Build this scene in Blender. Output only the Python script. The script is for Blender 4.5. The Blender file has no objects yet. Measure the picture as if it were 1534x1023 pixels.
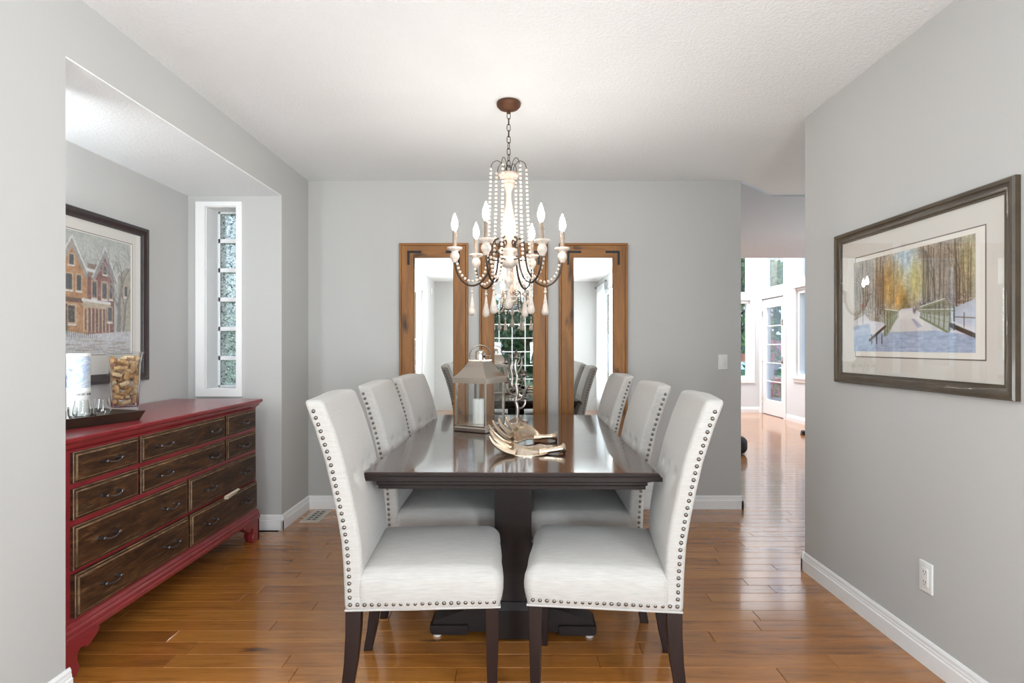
import bpy, bmesh, math, random
import numpy as np
from mathutils import Vector, Matrix
random.seed(7); rng = np.random.RandomState(11)
PI = math.pi
scene = bpy.context.scene
COL = scene.collection

# ------------------------------------------------------------------ camera
cd = bpy.data.cameras.new('camera'); cam = bpy.data.objects.new('camera', cd); COL.objects.link(cam)
cd.sensor_width = 36.0; cd.lens = 880.0 / 1534.0 * 36.0
cd.shift_x = -6.0 / 1534.0; cd.shift_y = 7.5 / 1534.0
cd.clip_start = 0.05; cd.clip_end = 200
cam.location = (0, 0, 1.21); cam.rotation_euler = (PI / 2, 0, 0)
scene.camera = cam

# ------------------------------------------------------------------ colour management
vs = scene.view_settings
vs.view_transform = 'Standard'; vs.look = 'None'; vs.gamma = 1.0; vs.use_curve_mapping = False
vs.exposure = 0.86

# ------------------------------------------------------------------ world: bright hazy summer sky
w = bpy.data.worlds.new('sky'); scene.world = w; w.use_nodes = True
nt = w.node_tree; nt.nodes.clear()
wo = nt.nodes.new('ShaderNodeOutputWorld'); bg = nt.nodes.new('ShaderNodeBackground')
tc = nt.nodes.new('ShaderNodeTexCoord'); sx = nt.nodes.new('ShaderNodeSeparateXYZ')
cr = nt.nodes.new('ShaderNodeValToRGB'); nz = nt.nodes.new('ShaderNodeTexNoise'); mx = nt.nodes.new('ShaderNodeMix')
mx.data_type = 'RGBA'
cr.color_ramp.elements[0].position = 0.0; cr.color_ramp.elements[0].color = (0.40, 0.58, 0.80, 1)
cr.color_ramp.elements[1].position = 0.7; cr.color_ramp.elements[1].color = (0.24, 0.44, 0.85, 1)
nz.inputs['Scale'].default_value = 3.0; nz.inputs['Detail'].default_value = 3.0
cr2 = nt.nodes.new('ShaderNodeValToRGB'); cr2.color_ramp.elements[0].position = 0.45; cr2.color_ramp.elements[1].position = 0.7
nt.links.new(tc.outputs['Generated'], sx.inputs[0]); nt.links.new(sx.outputs['Z'], cr.inputs[0])
nt.links.new(tc.outputs['Generated'], nz.inputs['Vector']); nt.links.new(nz.outputs['Fac'], cr2.inputs[0])
nt.links.new(cr2.outputs[0], mx.inputs['Factor'])
nt.links.new(cr.outputs[0], mx.inputs['A']); mx.inputs['B'].default_value = (0.72, 0.80, 0.88, 1)
nt.links.new(mx.outputs['Result'], bg.inputs['Color']); bg.inputs['Strength'].default_value = 1.0
nt.links.new(bg.outputs[0], wo.inputs[0])

# ------------------------------------------------------------------ lights
def area(name, loc, rot, sx_, sy_, power, color=(1, 1, 1), spread=PI):
    l = bpy.data.lights.new(name, 'AREA'); l.shape = 'RECTANGLE'; l.size = sx_; l.size_y = sy_
    l.energy = power; l.color = color; l.spread = spread
    o = bpy.data.objects.new(name, l); COL.objects.link(o); o.location = loc; o.rotation_euler = rot
    return o
# daylight pushed in through the windows behind the camera, plus an added side fill
area('daylight_left_window', (-1.78, -0.62, 1.35), (0, -PI / 2, 0), 1.6, 0.95, 36, (0.90, 0.95, 1))
area('daylight_right_window', (1.80, -1.7, 1.3), (0, PI / 2, 0), 1.9, 0.9, 20, (0.90, 0.95, 1))
area('side_fill', (1.545, -0.58, 1.35), (0, PI / 2, 0), 1.6, 0.8, 54, (0.90, 0.96, 1))  # added fill at an invented window, brightens the left wall and niche
# photographer's pair of flashes behind the camera, thrown up and forward at the ceiling
for fx in (-0.75, 0.72):
    area('bounced_flash', (fx, -1.5, 1.0), (math.radians(180 - 58), 0, 0), 0.5, 0.9, 19, (0.87, 0.95, 1.0), math.radians(150))
# daylight through the near glass block window of the niche
area('daylight_niche_window', (-1.93, 2.05, 1.53), (PI / 2, 0, math.radians(42)), 0.19, 1.15, 8.0, (0.92, 0.97, 1))
# added fill light under the rear room ceiling, stands for no known fixture
area('rear_room_fill', (2.6, 9.6, 4.9), (0, 0, 0), 3.0, 1.9, 200, (0.96, 0.98, 1.0))
area('hall_fill', (4.44, 5.5, 1.35), (0, PI / 2, 0), 1.7, 2.2, 20, (0.90, 0.96, 1.0))  # added fill that lifts the passage ceiling, no window known there
area('daylight_above_glass_block', (-1.95, 4.55, 2.75), (math.radians(-22), 0, 0), 0.5, 0.3, 60, (0.95, 0.98, 1.0))

# ------------------------------------------------------------------ node helpers
def s2l(c):
    return tuple(((x / 255.0) / 12.92 if x / 255.0 <= 0.04045 else ((x / 255.0 + 0.055) / 1.055) ** 2.4) for x in c)
class N:
    def __init__(s, name):
        s.m = bpy.data.materials.new(name); s.m.use_nodes = True
        s.t = s.m.node_tree; s.t.nodes.clear()
        s.o = s.t.nodes.new('ShaderNodeOutputMaterial')
    def n(s, typ, **kw):
        x = s.t.nodes.new('ShaderNode' + typ)
        for k, v in kw.items():
            if hasattr(x, k) and k not in ('inputs',): setattr(x, k, v)
        return x
    def l(s, a, b): s.t.links.new(a, b)
    def ramp(s, fac, stops):
        r = s.n('ValToRGB'); e = r.color_ramp.elements
        while len(e) < len(stops): e.new(0.5)
        for i, (p, c) in enumerate(stops):
            e[i].position = p; e[i].color = (*c, 1) if len(c) == 3 else c
        s.l(fac, r.inputs[0]); return r.outputs[0]
    def coords(s, scale=(1, 1, 1), kind='Object', rand=False):
        t = s.n('TexCoord'); mp = s.n('Mapping'); mp.inputs['Scale'].default_value = scale
        src = t.outputs[kind]
        if rand:
            g = s.n('NewGeometry'); oi = s.n('ObjectInfo'); a = s.n('Math', operation='ADD')
            s.l(g.outputs['Random Per Island'], a.inputs[0]); s.l(oi.outputs['Random'], a.inputs[1])
            fr = s.n('Math', operation='FRACT'); s.l(a.outputs[0], fr.inputs[0]); s.rnd = fr.outputs[0]
            m = s.n('Math', operation='MULTIPLY'); s.l(fr.outputs[0], m.inputs[0]); m.inputs[1].default_value = 37.0
            v = s.n('VectorMath', operation='ADD'); s.l(g.outputs['Position'], v.inputs[0]); s.l(m.outputs[0], v.inputs[1]); src = v.outputs[0]
        s.l(src, mp.inputs['Vector']); return mp.outputs[0]
    def noise(s, vec, scale=5, detail=4, rough=0.55, dist=0.0):
        x = s.n('TexNoise'); x.inputs['Scale'].default_value = scale; x.inputs['Detail'].default_value = detail
        x.inputs['Roughness'].default_value = rough; x.inputs['Distortion'].default_value = dist
        s.l(vec, x.inputs['Vector']); return x.outputs['Fac']
    def mix(s, f, a, b, mode='MIX'):
        x = s.n('Mix'); x.data_type = 'RGBA'; x.blend_type = mode
        for v, k in ((f, 'Factor'), (a, 'A'), (b, 'B')):
            if isinstance(v, (int, float)): x.inputs[k].default_value = v
            elif isinstance(v, tuple): x.inputs[k].default_value = (*v, 1) if len(v) == 3 else v
            else: s.l(v, x.inputs[k])
        return x.outputs['Result']
    def bump(s, h, strength=0.3, dist=0.01):
        b = s.n('Bump'); b.inputs['Strength'].default_value = strength; b.inputs['Distance'].default_value = dist
        s.l(h, b.inputs['Height']); return b.outputs[0]
    def bsdf(s, color, rough=0.5, metal=0.0, normal=None, **kw):
        b = s.n('BsdfPrincipled')
        for v, k in ((color, 'Base Color'), (rough, 'Roughness'), (metal, 'Metallic')):
            if isinstance(v, (int, float)): b.inputs[k].default_value = v
            elif isinstance(v, tuple): b.inputs[k].default_value = (*v, 1) if len(v) == 3 else v
            else: s.l(v, b.inputs[k])
        for k, v in kw.items(): b.inputs[k.replace('_', ' ')].default_value = v
        if normal is not None: s.l(normal, b.inputs['Normal'])
        s.l(b.outputs[0], s.o.inputs['Surface']); return b

def simple(name, col, rough=0.5, metal=0.0, bscale=0, bstr=0.2, vary=0.0, vscale=6, coat=0.0, **kw):
    m = N(name); c = col; nrm = None
    vec = m.coords()
    if vary:
        f = m.noise(vec, vscale, 4)
        lo = tuple(x * (1 - vary) for x in col); hi = tuple(min(1, x * (1 + vary)) for x in col)
        c = m.ramp(f, [(0.3, lo), (0.7, hi)])
    if bscale: nrm = m.bump(m.noise(vec, bscale, 3), bstr, 0.004)
    b = m.bsdf(c, rough, metal, nrm, **kw)
    if coat: b.inputs['Coat Weight'].default_value = coat; b.inputs['Coat Roughness'].default_value = 0.05
    return m.m

M = {}
M['wall'] = simple('wall_paint', s2l((188, 188, 186)), 0.75, bscale=320, bstr=0.04)
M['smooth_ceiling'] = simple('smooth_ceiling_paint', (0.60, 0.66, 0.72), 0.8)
M['rear_wall'] = simple('pale_rear_room_paint', (0.70, 0.71, 0.72), 0.75)
M['trim'] = simple('white_trim_paint', (0.86, 0.86, 0.86), 0.35)
m = N('stippled_ceiling'); v = m.coords()
h = m.noise(v, 75, 3, 0.7)
m.bsdf((0.87, 0.90, 0.91), 0.9, 0, m.bump(m.ramp(h, [(0.38, (0, 0, 0)), (0.62, (1, 1, 1))]), 0.36, 0.007)); M['ceiling'] = m.m

# oak planks
m = N('oak_planks'); v = m.coords((1.3, 14, 14), rand=True)
g1 = m.noise(v, 2.2, 6, 0.62, 0.6); 
v2 = m.n('Mapping'); v2.inputs['Scale'].default_value = (1.6, 3.2, 1); m.l(v, v2.inputs['Vector'])
g2 = m.noise(v2.outputs[0], 9, 4, 0.6)
base = m.ramp(m.rnd, [(0.0, (0.33, 0.118, 0.020)), (0.22, (0.46, 0.175, 0.030)), (0.5, (0.40, 0.145, 0.026)), (0.75, (0.50, 0.20, 0.036)), (1.0, (0.30, 0.108, 0.021))])
grain = m.ramp(g1, [(0.25, (0.50, 0.46, 0.42)), (0.45, (0.92, 0.92, 0.92)), (0.7, (1.1, 1.12, 1.15))])
c = m.mix(1.0, base, grain, 'MULTIPLY')
c = m.mix(0.35, c, m.ramp(g2, [(0.35, (0.55, 0.5, 0.45)), (0.6, (1, 1, 1))]), 'MULTIPLY')
v3 = m.coords((2.2, 13, 1), kind='Object'); kn = m.noise(v3, 1.0, 2, 0.5)
c = m.mix(m.ramp(kn, [(0.70, (0, 0, 0)), (0.78, (0.75, 0.75, 0.75))]), c, (0.05, 0.02, 0.007))
vb = m.coords((2, 6, 2), kind='Object')
b = m.bsdf(c, 0.26, 0, m.bump(m.noise(vb, 1.6, 3), 0.10, 0.012)); b.inputs['Specular IOR Level'].default_value = 0.5
b.inputs['Coat Weight'].default_value = 0.8; b.inputs['Coat Roughness'].default_value = 0.09
M['oak'] = m.m
M['joint'] = simple('dark_floor_joint', (0.035, 0.014, 0.006), 0.7)

def wood(name, lo, hi, stretch=(1, 1, 12), rough=0.5, coat=0.0, knots=0.0, scale=2.5, bstr=0.15, rnd=False, spec=0.5):
    m = N(name); v = m.coords(stretch, rand=rnd)
    f = m.noise(v, scale, 6, 0.6, 0.8)
    c = m.ramp(f, [(0.28, lo), (0.72, hi)])
    if knots:
        v2 = m.coords(tuple(max(1.0, x * 0.33) for x in stretch), rand=rnd)
        k = m.noise(v2, 4.0, 2, 0.4)
        c = m.mix(m.ramp(k, [(0.63, (0, 0, 0)), (0.74, (knots, knots, knots))]), c, tuple(x * 0.22 for x in lo))
    b = m.bsdf(c, rough, 0, m.bump(f, bstr, 0.003)); b.inputs['Specular IOR Level'].default_value = spec
    if coat: b.inputs['Coat Weight'].default_value = coat; b.inputs['Coat Roughness'].default_value = 0.04
    return m.m
M['espresso'] = wood('espresso_wood', (0.006, 0.0028, 0.0024), (0.013, 0.0055, 0.0045), (1, 10, 10), 0.34, 0.0, bstr=0.02, spec=0.32)
M['table_top'] = wood('polished_espresso_top', (0.022, 0.0075, 0.0045), (0.046, 0.016, 0.009), (10, 1.2, 10), 0.14, 0.45, bstr=0.02)
M['leg_wood'] = wood('dark_chair_leg_wood', (0.009, 0.004, 0.0035), (0.018, 0.007, 0.006), (12, 12, 1), 0.32, 0.05, bstr=0.04, spec=0.35)
M['pine_v'] = wood('rustic_pine_vertical', (0.16, 0.062, 0.014), (0.36, 0.155, 0.036), (9, 9, 1.0), 0.55, 0.0, 0.95, 2.2, rnd=True)
M['pine_h'] = wood('rustic_pine_horizontal', (0.16, 0.062, 0.014), (0.36, 0.155, 0.036), (1.0, 9, 9), 0.55, 0.0, 0.95, 2.2, rnd=True)
M['frame_olive'] = wood('bronze_brown_frame', (0.035, 0.024, 0.013), (0.075, 0.052, 0.028), (3, 3, 3), 0.35, 0.2)
M['frame_dark'] = wood('dark_mahogany_frame', (0.012, 0.007, 0.008), (0.03, 0.016, 0.016), (3, 3, 3), 0.35, 0.3)
M['tray'] = wood('dark_tray_wood', (0.012, 0.008, 0.006), (0.045, 0.026, 0.014), (2, 2, 20), 0.4, 0.2)
# linen
m = N('natural_linen'); v = m.coords((1, 1, 1))
wv1 = m.n('TexWave'); wv1.inputs['Scale'].default_value = 160; wv1.bands_direction = 'Z'; wv1.inputs['Distortion'].default_value = 1.5; m.l(v, wv1.inputs['Vector'])
wv2 = m.n('TexWave'); wv2.inputs['Scale'].default_value = 160; wv2.bands_direction = 'Y'; wv2.inputs['Distortion'].default_value = 1.5; m.l(v, wv2.inputs['Vector'])
ad = m.n('Math', operation='ADD'); m.l(wv1.outputs['Fac'], ad.inputs[0]); m.l(wv2.outputs['Fac'], ad.inputs[1])
vs_ = m.coords((6, 60, 60)); st = m.noise(vs_, 3, 3, 0.6)
c = m.ramp(st, [(0.3, (0.405, 0.385, 0.362)), (0.7, (0.475, 0.455, 0.432))])
m.bsdf(c, 0.9, 0, m.bump(ad.outputs[0], 0.12, 0.002), Sheen_Weight=0.15); M['linen'] = m.m
M['nail'] = simple('pewter_nailhead', (0.20, 0.185, 0.165), 0.32, 1.0)
# painted dresser
m = N('brick_red_paint'); v = m.coords((1, 1, 1))
f = m.noise(v, 7, 5, 0.65); f2 = m.noise(v, 55, 3, 0.7)
c = m.ramp(f, [(0.3, (0.185, 0.012, 0.018)), (0.7, (0.28, 0.024, 0.030))])
c = m.mix(m.ramp(f2, [(0.62, (0, 0, 0)), (0.74, (0.35, 0.35, 0.35))]), c, (0.05, 0.01, 0.01))
b = m.bsdf(c, 0.30, 0, m.bump(f2, 0.06, 0.002)); b.inputs['Coat Weight'].default_value = 0.3; b.inputs['Coat Roughness'].default_value = 0.15
M['red'] = m.m
m = N('distressed_brown_drawer'); v = m.coords((2.0, 2.2, 14), rand=True)
f = m.noise(v, 2.4, 6, 0.7, 0.7); v2 = m.coords((8, 3.0, 40), rand=True); f2 = m.noise(v2, 2.6, 5, 0.75, 0.5)
c = m.ramp(f, [(0.34, (0.015, 0.007, 0.004)), (0.52, (0.050, 0.021, 0.009)), (0.68, (0.13, 0.056, 0.018))])
c = m.mix(m.ramp(f2, [(0.57, (0, 0, 0)), (0.66, (0.7, 0.7, 0.7))]), c, (0.155, 0.10, 0.055))
m.bsdf(c, 0.45, 0, m.bump(f2, 0.2, 0.003), Specular_IOR_Level=0.3); M['drawer'] = m.m
m = N('worn_gold_edge'); v = m.coords((4, 4, 4), rand=True); f = m.noise(v, 6, 4)
c = m.ramp(f, [(0.35, (0.08, 0.042, 0.02)), (0.65, (0.26, 0.165, 0.085))]); m.bsdf(c, 0.5); M['worn'] = m.m
M['iron'] = simple('dark_iron', (0.13, 0.12, 0.125), 0.34, 0.95)
M['black_bracket'] = simple('black_bracket_metal', (0.012, 0.011, 0.011), 0.45, 0.3)
M['bronze'] = simple('oil_rubbed_bronze', (0.075, 0.052, 0.038), 0.42, 0.8)
M['rust'] = simple('rust_brown_canopy', (0.105, 0.040, 0.016), 0.5, 0.4, bscale=60)
M['whitewash'] = simple('whitewashed_turned_wood', (0.63, 0.55, 0.48), 0.6, vary=0.22, vscale=45, bscale=70, bstr=0.15)
M['blush'] = simple('blush_whitewash', (0.60, 0.44, 0.355), 0.6, vary=0.16, vscale=35, bscale=70, bstr=0.15)
M['bead'] = simple('cream_bead', (0.66, 0.56, 0.46), 0.45)
M['sleeve'] = simple('taupe_candle_sleeve', (0.24, 0.185, 0.14), 0.55, vary=0.2, vscale=60)
m = N('mirror_silver'); m.bsdf((0.90, 0.92, 0.91), 0.015, 1.0); M['mirror'] = m.m
M['nickel'] = simple('polished_nickel', (0.62, 0.55, 0.48), 0.14, 1.0)
M['silver'] = simple('antique_silver', (0.42, 0.37, 0.33), 0.30, 1.0, vary=0.25, vscale=25)
M['champagne'] = simple('champagne_metal', (0.68, 0.56, 0.43), 0.22, 1.0, vary=0.12, vscale=30)
M['wax'] = simple('white_wax', (0.86, 0.84, 0.80), 0.5, Subsurface_Weight=0.2)
M['wick'] = simple('black_wick', (0.01, 0.01, 0.01), 0.8)
M['mat'] = simple('cream_mat_board', (0.68, 0.655, 0.61), 0.85)
M['mat_line'] = simple('grey_mat_line', (0.16, 0.14, 0.12), 0.8)
M['mat_white'] = simple('white_print_border', (0.82, 0.79, 0.73), 0.8)
M['plastic'] = simple('white_plastic', (0.78, 0.78, 0.77), 0.3)
M['slot'] = simple('dark_slot', (0.03, 0.03, 0.03), 0.6)
M['vent'] = simple('beige_floor_register', (0.58, 0.55, 0.49), 0.4, 0.2)
M['cork'] = simple('natural_cork', (0.56, 0.33, 0.15), 0.85, vary=0.3, vscale=90, bscale=150, bstr=0.3)
M['cork_pale'] = simple('pale_cork', (0.66, 0.47, 0.28), 0.85, vary=0.25, vscale=90, bscale=150, bstr=0.3)
M['cork_end'] = simple('wine_stained_cork_end', (0.30, 0.12, 0.08), 0.85, vary=0.2, vscale=80)
M['black'] = simple('matte_black', (0.012, 0.012, 0.013), 0.6)
M['tag'] = simple('ivory_paper', (0.80, 0.74, 0.60), 0.7)
M['felt'] = simple('pale_glide', (0.7, 0.68, 0.66), 0.6)
M['door_white'] = simple('door_white_paint', (0.85, 0.85, 0.85), 0.3)
def glass(name, tint=(0.96, 0.98, 0.98), rough=0.0, ior=1.45, thin=False, bumpy=0.0):
    m = N(name)
    if thin:
        a = m.n('BsdfTransparent'); a.inputs[0].default_value = (*tint, 1)
        g = m.n('BsdfGlossy'); g.inputs['Roughness'].default_value = 0.005; g.inputs[0].default_value = (1, 1, 1, 1)
        f = m.n('Fresnel'); gm = m.n('NewGeometry'); mr = m.n('MapRange'); mr.inputs['To Min'].default_value = 1.5; mr.inputs['To Max'].default_value = 1 / 1.5
        m.l(gm.outputs['Backfacing'], mr.inputs['Value']); m.l(mr.outputs['Result'], f.inputs[0])
        x = m.n('MixShader'); m.l(f.outputs[0], x.inputs[0]); m.l(a.outputs[0], x.inputs[1]); m.l(g.outputs[0], x.inputs[2])
        m.l(x.outputs[0], m.o.inputs['Surface'])
    else:
        v = m.coords(); nrm = m.bump(m.noise(v, 26, 2, 0.5, 1.0), bumpy, 0.02) if bumpy else None
        m.bsdf(tint, rough, 0, nrm, IOR=ior, Transmission_Weight=1.0)
    return m.m
M['pane'] = glass('window_glass', thin=True)
M['picture_glass'] = glass('picture_glass', (0.99, 0.99, 0.99), thin=True)
M['lantern_glass'] = glass('lantern_glass', (0.97, 0.98, 0.98), thin=True)
M['clear'] = glass('clear_glass')
M['blue_glass'] = glass('blue_glass', (0.25, 0.55, 0.80))
m = N('rippled_block_glass'); v = m.coords(); nrm = m.bump(m.noise(v, 26, 2, 0.5, 1.0), 0.9, 0.02)
spk = m.ramp(m.noise(v, 48, 3, 0.7, 0.8), [(0.38, (0.22, 0.27, 0.28)), (0.44, (0.97, 0.99, 0.97))])
rf = m.n('BsdfRefraction'); m.l(spk, rf.inputs['Color']); rf.inputs['IOR'].default_value = 1.2; rf.inputs['Roughness'].default_value = 0.04; m.l(nrm, rf.inputs['Normal'])
ta = m.n('BsdfTransparent'); m.l(spk, ta.inputs[0]); gl = m.n('BsdfGlossy'); gl.inputs['Roughness'].default_value = 0.05; m.l(nrm, gl.inputs['Normal'])
x1 = m.n('MixShader'); x1.inputs[0].default_value = 0.35; m.l(rf.outputs[0], x1.inputs[1]); m.l(ta.outputs[0], x1.inputs[2])
x2 = m.n('MixShader'); x2.inputs[0].default_value = 0.08; m.l(x1.outputs[0], x2.inputs[1]); m.l(gl.outputs[0], x2.inputs[2]); m.l(x2.outputs[0], m.o.inputs['Surface']); M['block'] = m.m
m = N('sheer_curtain'); d = m.n('BsdfDiffuse'); d.inputs[0].default_value = (0.85, 0.85, 0.85, 1); t = m.n('BsdfTranslucent'); t.inputs[0].default_value = (0.85, 0.86, 0.87, 1)
x = m.n('MixShader'); x.inputs[0].default_value = 0.6; m.l(d.outputs[0], x.inputs[1]); m.l(t.outputs[0], x.inputs[2]); m.l(x.outputs[0], m.o.inputs['Surface']); M['sheer'] = m.m
def leafmat(name, a, b_):
    m = N(name); v = m.coords(rand=True); m.bsdf(m.ramp(m.rnd, [(0, a), (1, b_)]), 0.6); return m.m
M['leaf'] = leafmat('green_leaves', (0.10, 0.22, 0.03), (0.38, 0.52, 0.12))
M['leaf_dark'] = leafmat('deep_green_leaves', (0.03, 0.11, 0.04), (0.16, 0.32, 0.13))
M['leaf_pale'] = leafmat('pale_dusty_leaves', (0.40, 0.48, 0.30), (0.75, 0.80, 0.60))
M['pink'] = leafmat('pink_petals', (0.75, 0.08, 0.12), (0.85, 0.30, 0.32))
M['bark'] = simple('bark', (0.10, 0.07, 0.05), 0.9, bscale=20)
M['grass'] = simple('lawn', (0.12, 0.22, 0.05), 0.9, vary=0.3, vscale=3)
M['redpaint'] = simple('red_outdoor_paint', (0.55, 0.05, 0.03), 0.5)
M['orange'] = simple('orange_canvas', (0.75, 0.22, 0.08), 0.7)
M['deck'] = simple('grey_blue_deck_paint', (0.22, 0.28, 0.38), 0.6, vary=0.2)
m = N('bulb_glow'); e = m.n('Emission'); e.inputs[0].default_value = (1.0, 0.94, 0.87, 1); e.inputs[1].default_value = 84; m.l(e.outputs[0], m.o.inputs['Surface']); M['bulb'] = m.m
m = N('painted_picture'); a = m.n('VertexColor'); a.layer_name = 'Col'; m.bsdf(a.outputs[0], 0.7); M['picture'] = m.m

# ------------------------------------------------------------------ mesh helpers
class MB:
    def __init__(s): s.v = []; s.f = []; s.mi = []
    def add(s, vs, fs, mi=0):
        b = len(s.v); s.v.extend([tuple(p) for p in vs]); s.f.extend([tuple(i + b for i in f) for f in fs]); s.mi.extend([mi] * len(fs)); return s
    def box(s, x0, x1, y0, y1, z0, z1, mi=0):
        return s.add([(x0, y0, z0), (x1, y0, z0), (x1, y1, z0), (x0, y1, z0), (x0, y0, z1), (x1, y0, z1), (x1, y1, z1), (x0, y1, z1)],
                     [(0, 3, 2, 1), (4, 5, 6, 7), (0, 1, 5, 4), (1, 2, 6, 5), (2, 3, 7, 6), (3, 0, 4, 7)], mi)
    def lathe(s, prof, c=(0, 0, 0), n=20, mi=0):      # prof: (r, z)
        vs = []; fs = []; k = len(prof)
        for (r, z) in prof:
            for i in range(n):
                a = 2 * PI * i / n; vs.append((c[0] + r * math.cos(a), c[1] + r * math.sin(a), c[2] + z))
        for j in range(k - 1):
            for i in range(n):
                i2 = (i + 1) % n; fs.append((j * n + i, j * n + i2, (j + 1) * n + i2, (j + 1) * n + i))
        if prof[0][0] > 1e-6: fs.append(tuple(reversed(range(n))))
        if prof[-1][0] > 1e-6: fs.append(tuple((k - 1) * n + i for i in range(n)))
        return s.add(vs, fs, mi)
    def tube(s, pts, rad, n=8, mi=0, closed=False):
        P = [Vector(p) for p in pts]; k = len(P)
        R = rad if isinstance(rad, (list, tuple)) else [rad] * k
        vs = []; fs = []; up = None
        for j in range(k):
            a = P[(j - 1) % k] if (closed or j > 0) else P[0]; b = P[(j + 1) % k] if (closed or j < k - 1) else P[-1]
            t = (b - a); t = t.normalized() if t.length > 1e-9 else Vector((0, 0, 1))
            if up is None: up = Vector((0, 0, 1)) if abs(t.z) < 0.9 else Vector((1, 0, 0))
            x = t.cross(up); x = x.normalized() if x.length > 1e-6 else t.orthogonal().normalized()
            y = x.cross(t).normalized(); up = y
            for i in range(n):
                an = 2 * PI * i / n; vs.append(P[j] + (x * math.cos(an) + y * math.sin(an)) * R[j])
        for j in range(k if closed else k - 1):
            j2 = (j + 1) % k
            for i in range(n):
                i2 = (i + 1) % n; fs.append((j * n + i, j2 * n + i, j2 * n + i2, j * n + i2))
        if not closed:
            fs.append(tuple(range(n))); fs.append(tuple((k - 1) * n + i for i in reversed(range(n))))
        return s.add(vs, fs, mi)
    def ball(s, c, r, n=8, m=6, sc=(1, 1, 1), mi=0):
        prof = [(0, -1)] + [(math.sin(PI * j / m), -math.cos(PI * j / m)) for j in range(1, m)] + [(0, 1)]
        vs = [(c[0], c[1], c[2] - r * sc[2])]; fs = []
        for j in range(1, m):
            for i in range(n):
                a = 2 * PI * i / n; vs.append((c[0] + r * sc[0] * prof[j][0] * math.cos(a), c[1] + r * sc[1] * prof[j][0] * math.sin(a), c[2] + r * sc[2] * prof[j][1]))
        vs.append((c[0], c[1], c[2] + r * sc[2])); L = len(vs) - 1
        for i in range(n):
            i2 = (i + 1) % n; fs.append((0, 1 + i2, 1 + i)); fs.append((L, 1 + (m - 2) * n + i, 1 + (m - 2) * n + i2))
            for j in range(m - 2):
                fs.append((1 + j * n + i, 1 + j * n + i2, 1 + (j + 1) * n + i2, 1 + (j + 1) * n + i))
        return s.add(vs, fs, mi)
    def prism(s, poly, d0, d1, axis='y', mi=0):        # poly of 2-D points extruded along an axis
        n = len(poly)
        def P(p, d): return {'y': (p[0], d, p[1]), 'x': (d, p[0], p[1]), 'z': (p[0], p[1], d)}[axis]
        vs = [P(p, d0) for p in poly] + [P(p, d1) for p in poly]
        fs = [tuple(range(n)), tuple(reversed(range(n, 2 * n)))] + [(i, i + n, (i + 1) % n + n, (i + 1) % n) for i in range(n)]
        return s.add(vs, fs, mi)
    def rings(s, rings, mi=0, cap=True, mis=None):     # loft closed loops of equal count
        n = len(rings[0]); vs = [p for r in rings for p in r]; b = len(s.v)
        s.v.extend([tuple(p) for p in vs])
        for j in range(len(rings) - 1):
            for i in range(n):
                i2 = (i + 1) % n; s.f.append((b + j * n + i, b + j * n + i2, b + (j + 1) * n + i2, b + (j + 1) * n + i)); s.mi.append(mis[j] if mis else mi)
        if cap:
            s.f.append(tuple(b + i for i in reversed(range(n)))); s.mi.append(mi)
            s.f.append(tuple(b + (len(rings) - 1) * n + i for i in range(n))); s.mi.append(mi)
        return s
    def rbox(s, c, size, r, cuts=(3, 3, 3), seg=3, fn=None, mi=0):
        H = [x / 2 for x in size]; ax = []
        for a in range(3):
            h = H[a]; rr = min(r, h * 0.999); e = [-(h - rr) - rr * math.tan(PI / 4 * (1 - k / seg)) for k in range(seg)]
            inn = [-(h - rr) + 2 * (h - rr) * k / cuts[a] for k in range(cuts[a] + 1)]
            ax.append(e + inn + [-x for x in reversed(e)])
        idx = {}; vs = []; fs = []
        rr = [min(r, H[a] * 0.999) for a in range(3)]
        def V(i, j, k):
            key = (i, j, k)
            if key not in idx:
                p = Vector((ax[0][i], ax[1][j], ax[2][k])); q = Vector([max(-(H[a] - rr[a]), min(H[a] - rr[a], p[a])) for a in range(3)])
                d = p - q
                if d.length > 1e-9:
                    d.normalize(); p = q + Vector([d[a] * rr[a] for a in range(3)])
                p += Vector(c)
                if fn: p = Vector(fn(p))
                idx[key] = len(vs); vs.append(tuple(p))
            return idx[key]
        L = [len(a) for a in ax]
        for a in range(3):
            b, c2 = (a + 1) % 3, (a + 2) % 3
            for side in (0, L[a] - 1):
                for i in range(L[b] - 1):
                    for j in range(L[c2] - 1):
                        q = []
                        for (di, dj) in ((0, 0), (1, 0), (1, 1), (0, 1)):
                            k = [0, 0, 0]; k[a] = side; k[b] = i + di; k[c2] = j + dj; q.append(V(*k))
                        if side == 0: q.reverse()
                        fs.append(tuple(q))
        return s.add(vs, fs, mi)
    def xf(s, mat, start=0):
        for i in range(start, len(s.v)): s.v[i] = tuple(mat @ Vector(s.v[i]))
        return s
    def mesh(s, name, mats, smooth=True, angle=40, sharp=True):
        me = bpy.data.meshes.new(name); me.from_pydata(s.v, [], s.f)
        if not isinstance(mats, (list, tuple)): mats = [mats]
        for q in mats: me.materials.append(M[q] if isinstance(q, str) else q)
        if len(mats) > 1: me.polygons.foreach_set('material_index', s.mi)
        bm = bmesh.new(); bm.from_mesh(me); bmesh.ops.recalc_face_normals(bm, faces=bm.faces); bm.to_mesh(me); bm.free()
        if smooth:
            me.polygons.foreach_set('use_smooth', [True] * len(me.polygons))
            if sharp: me.set_sharp_from_angle(angle=math.radians(angle))
        me.update(); return me
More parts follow.
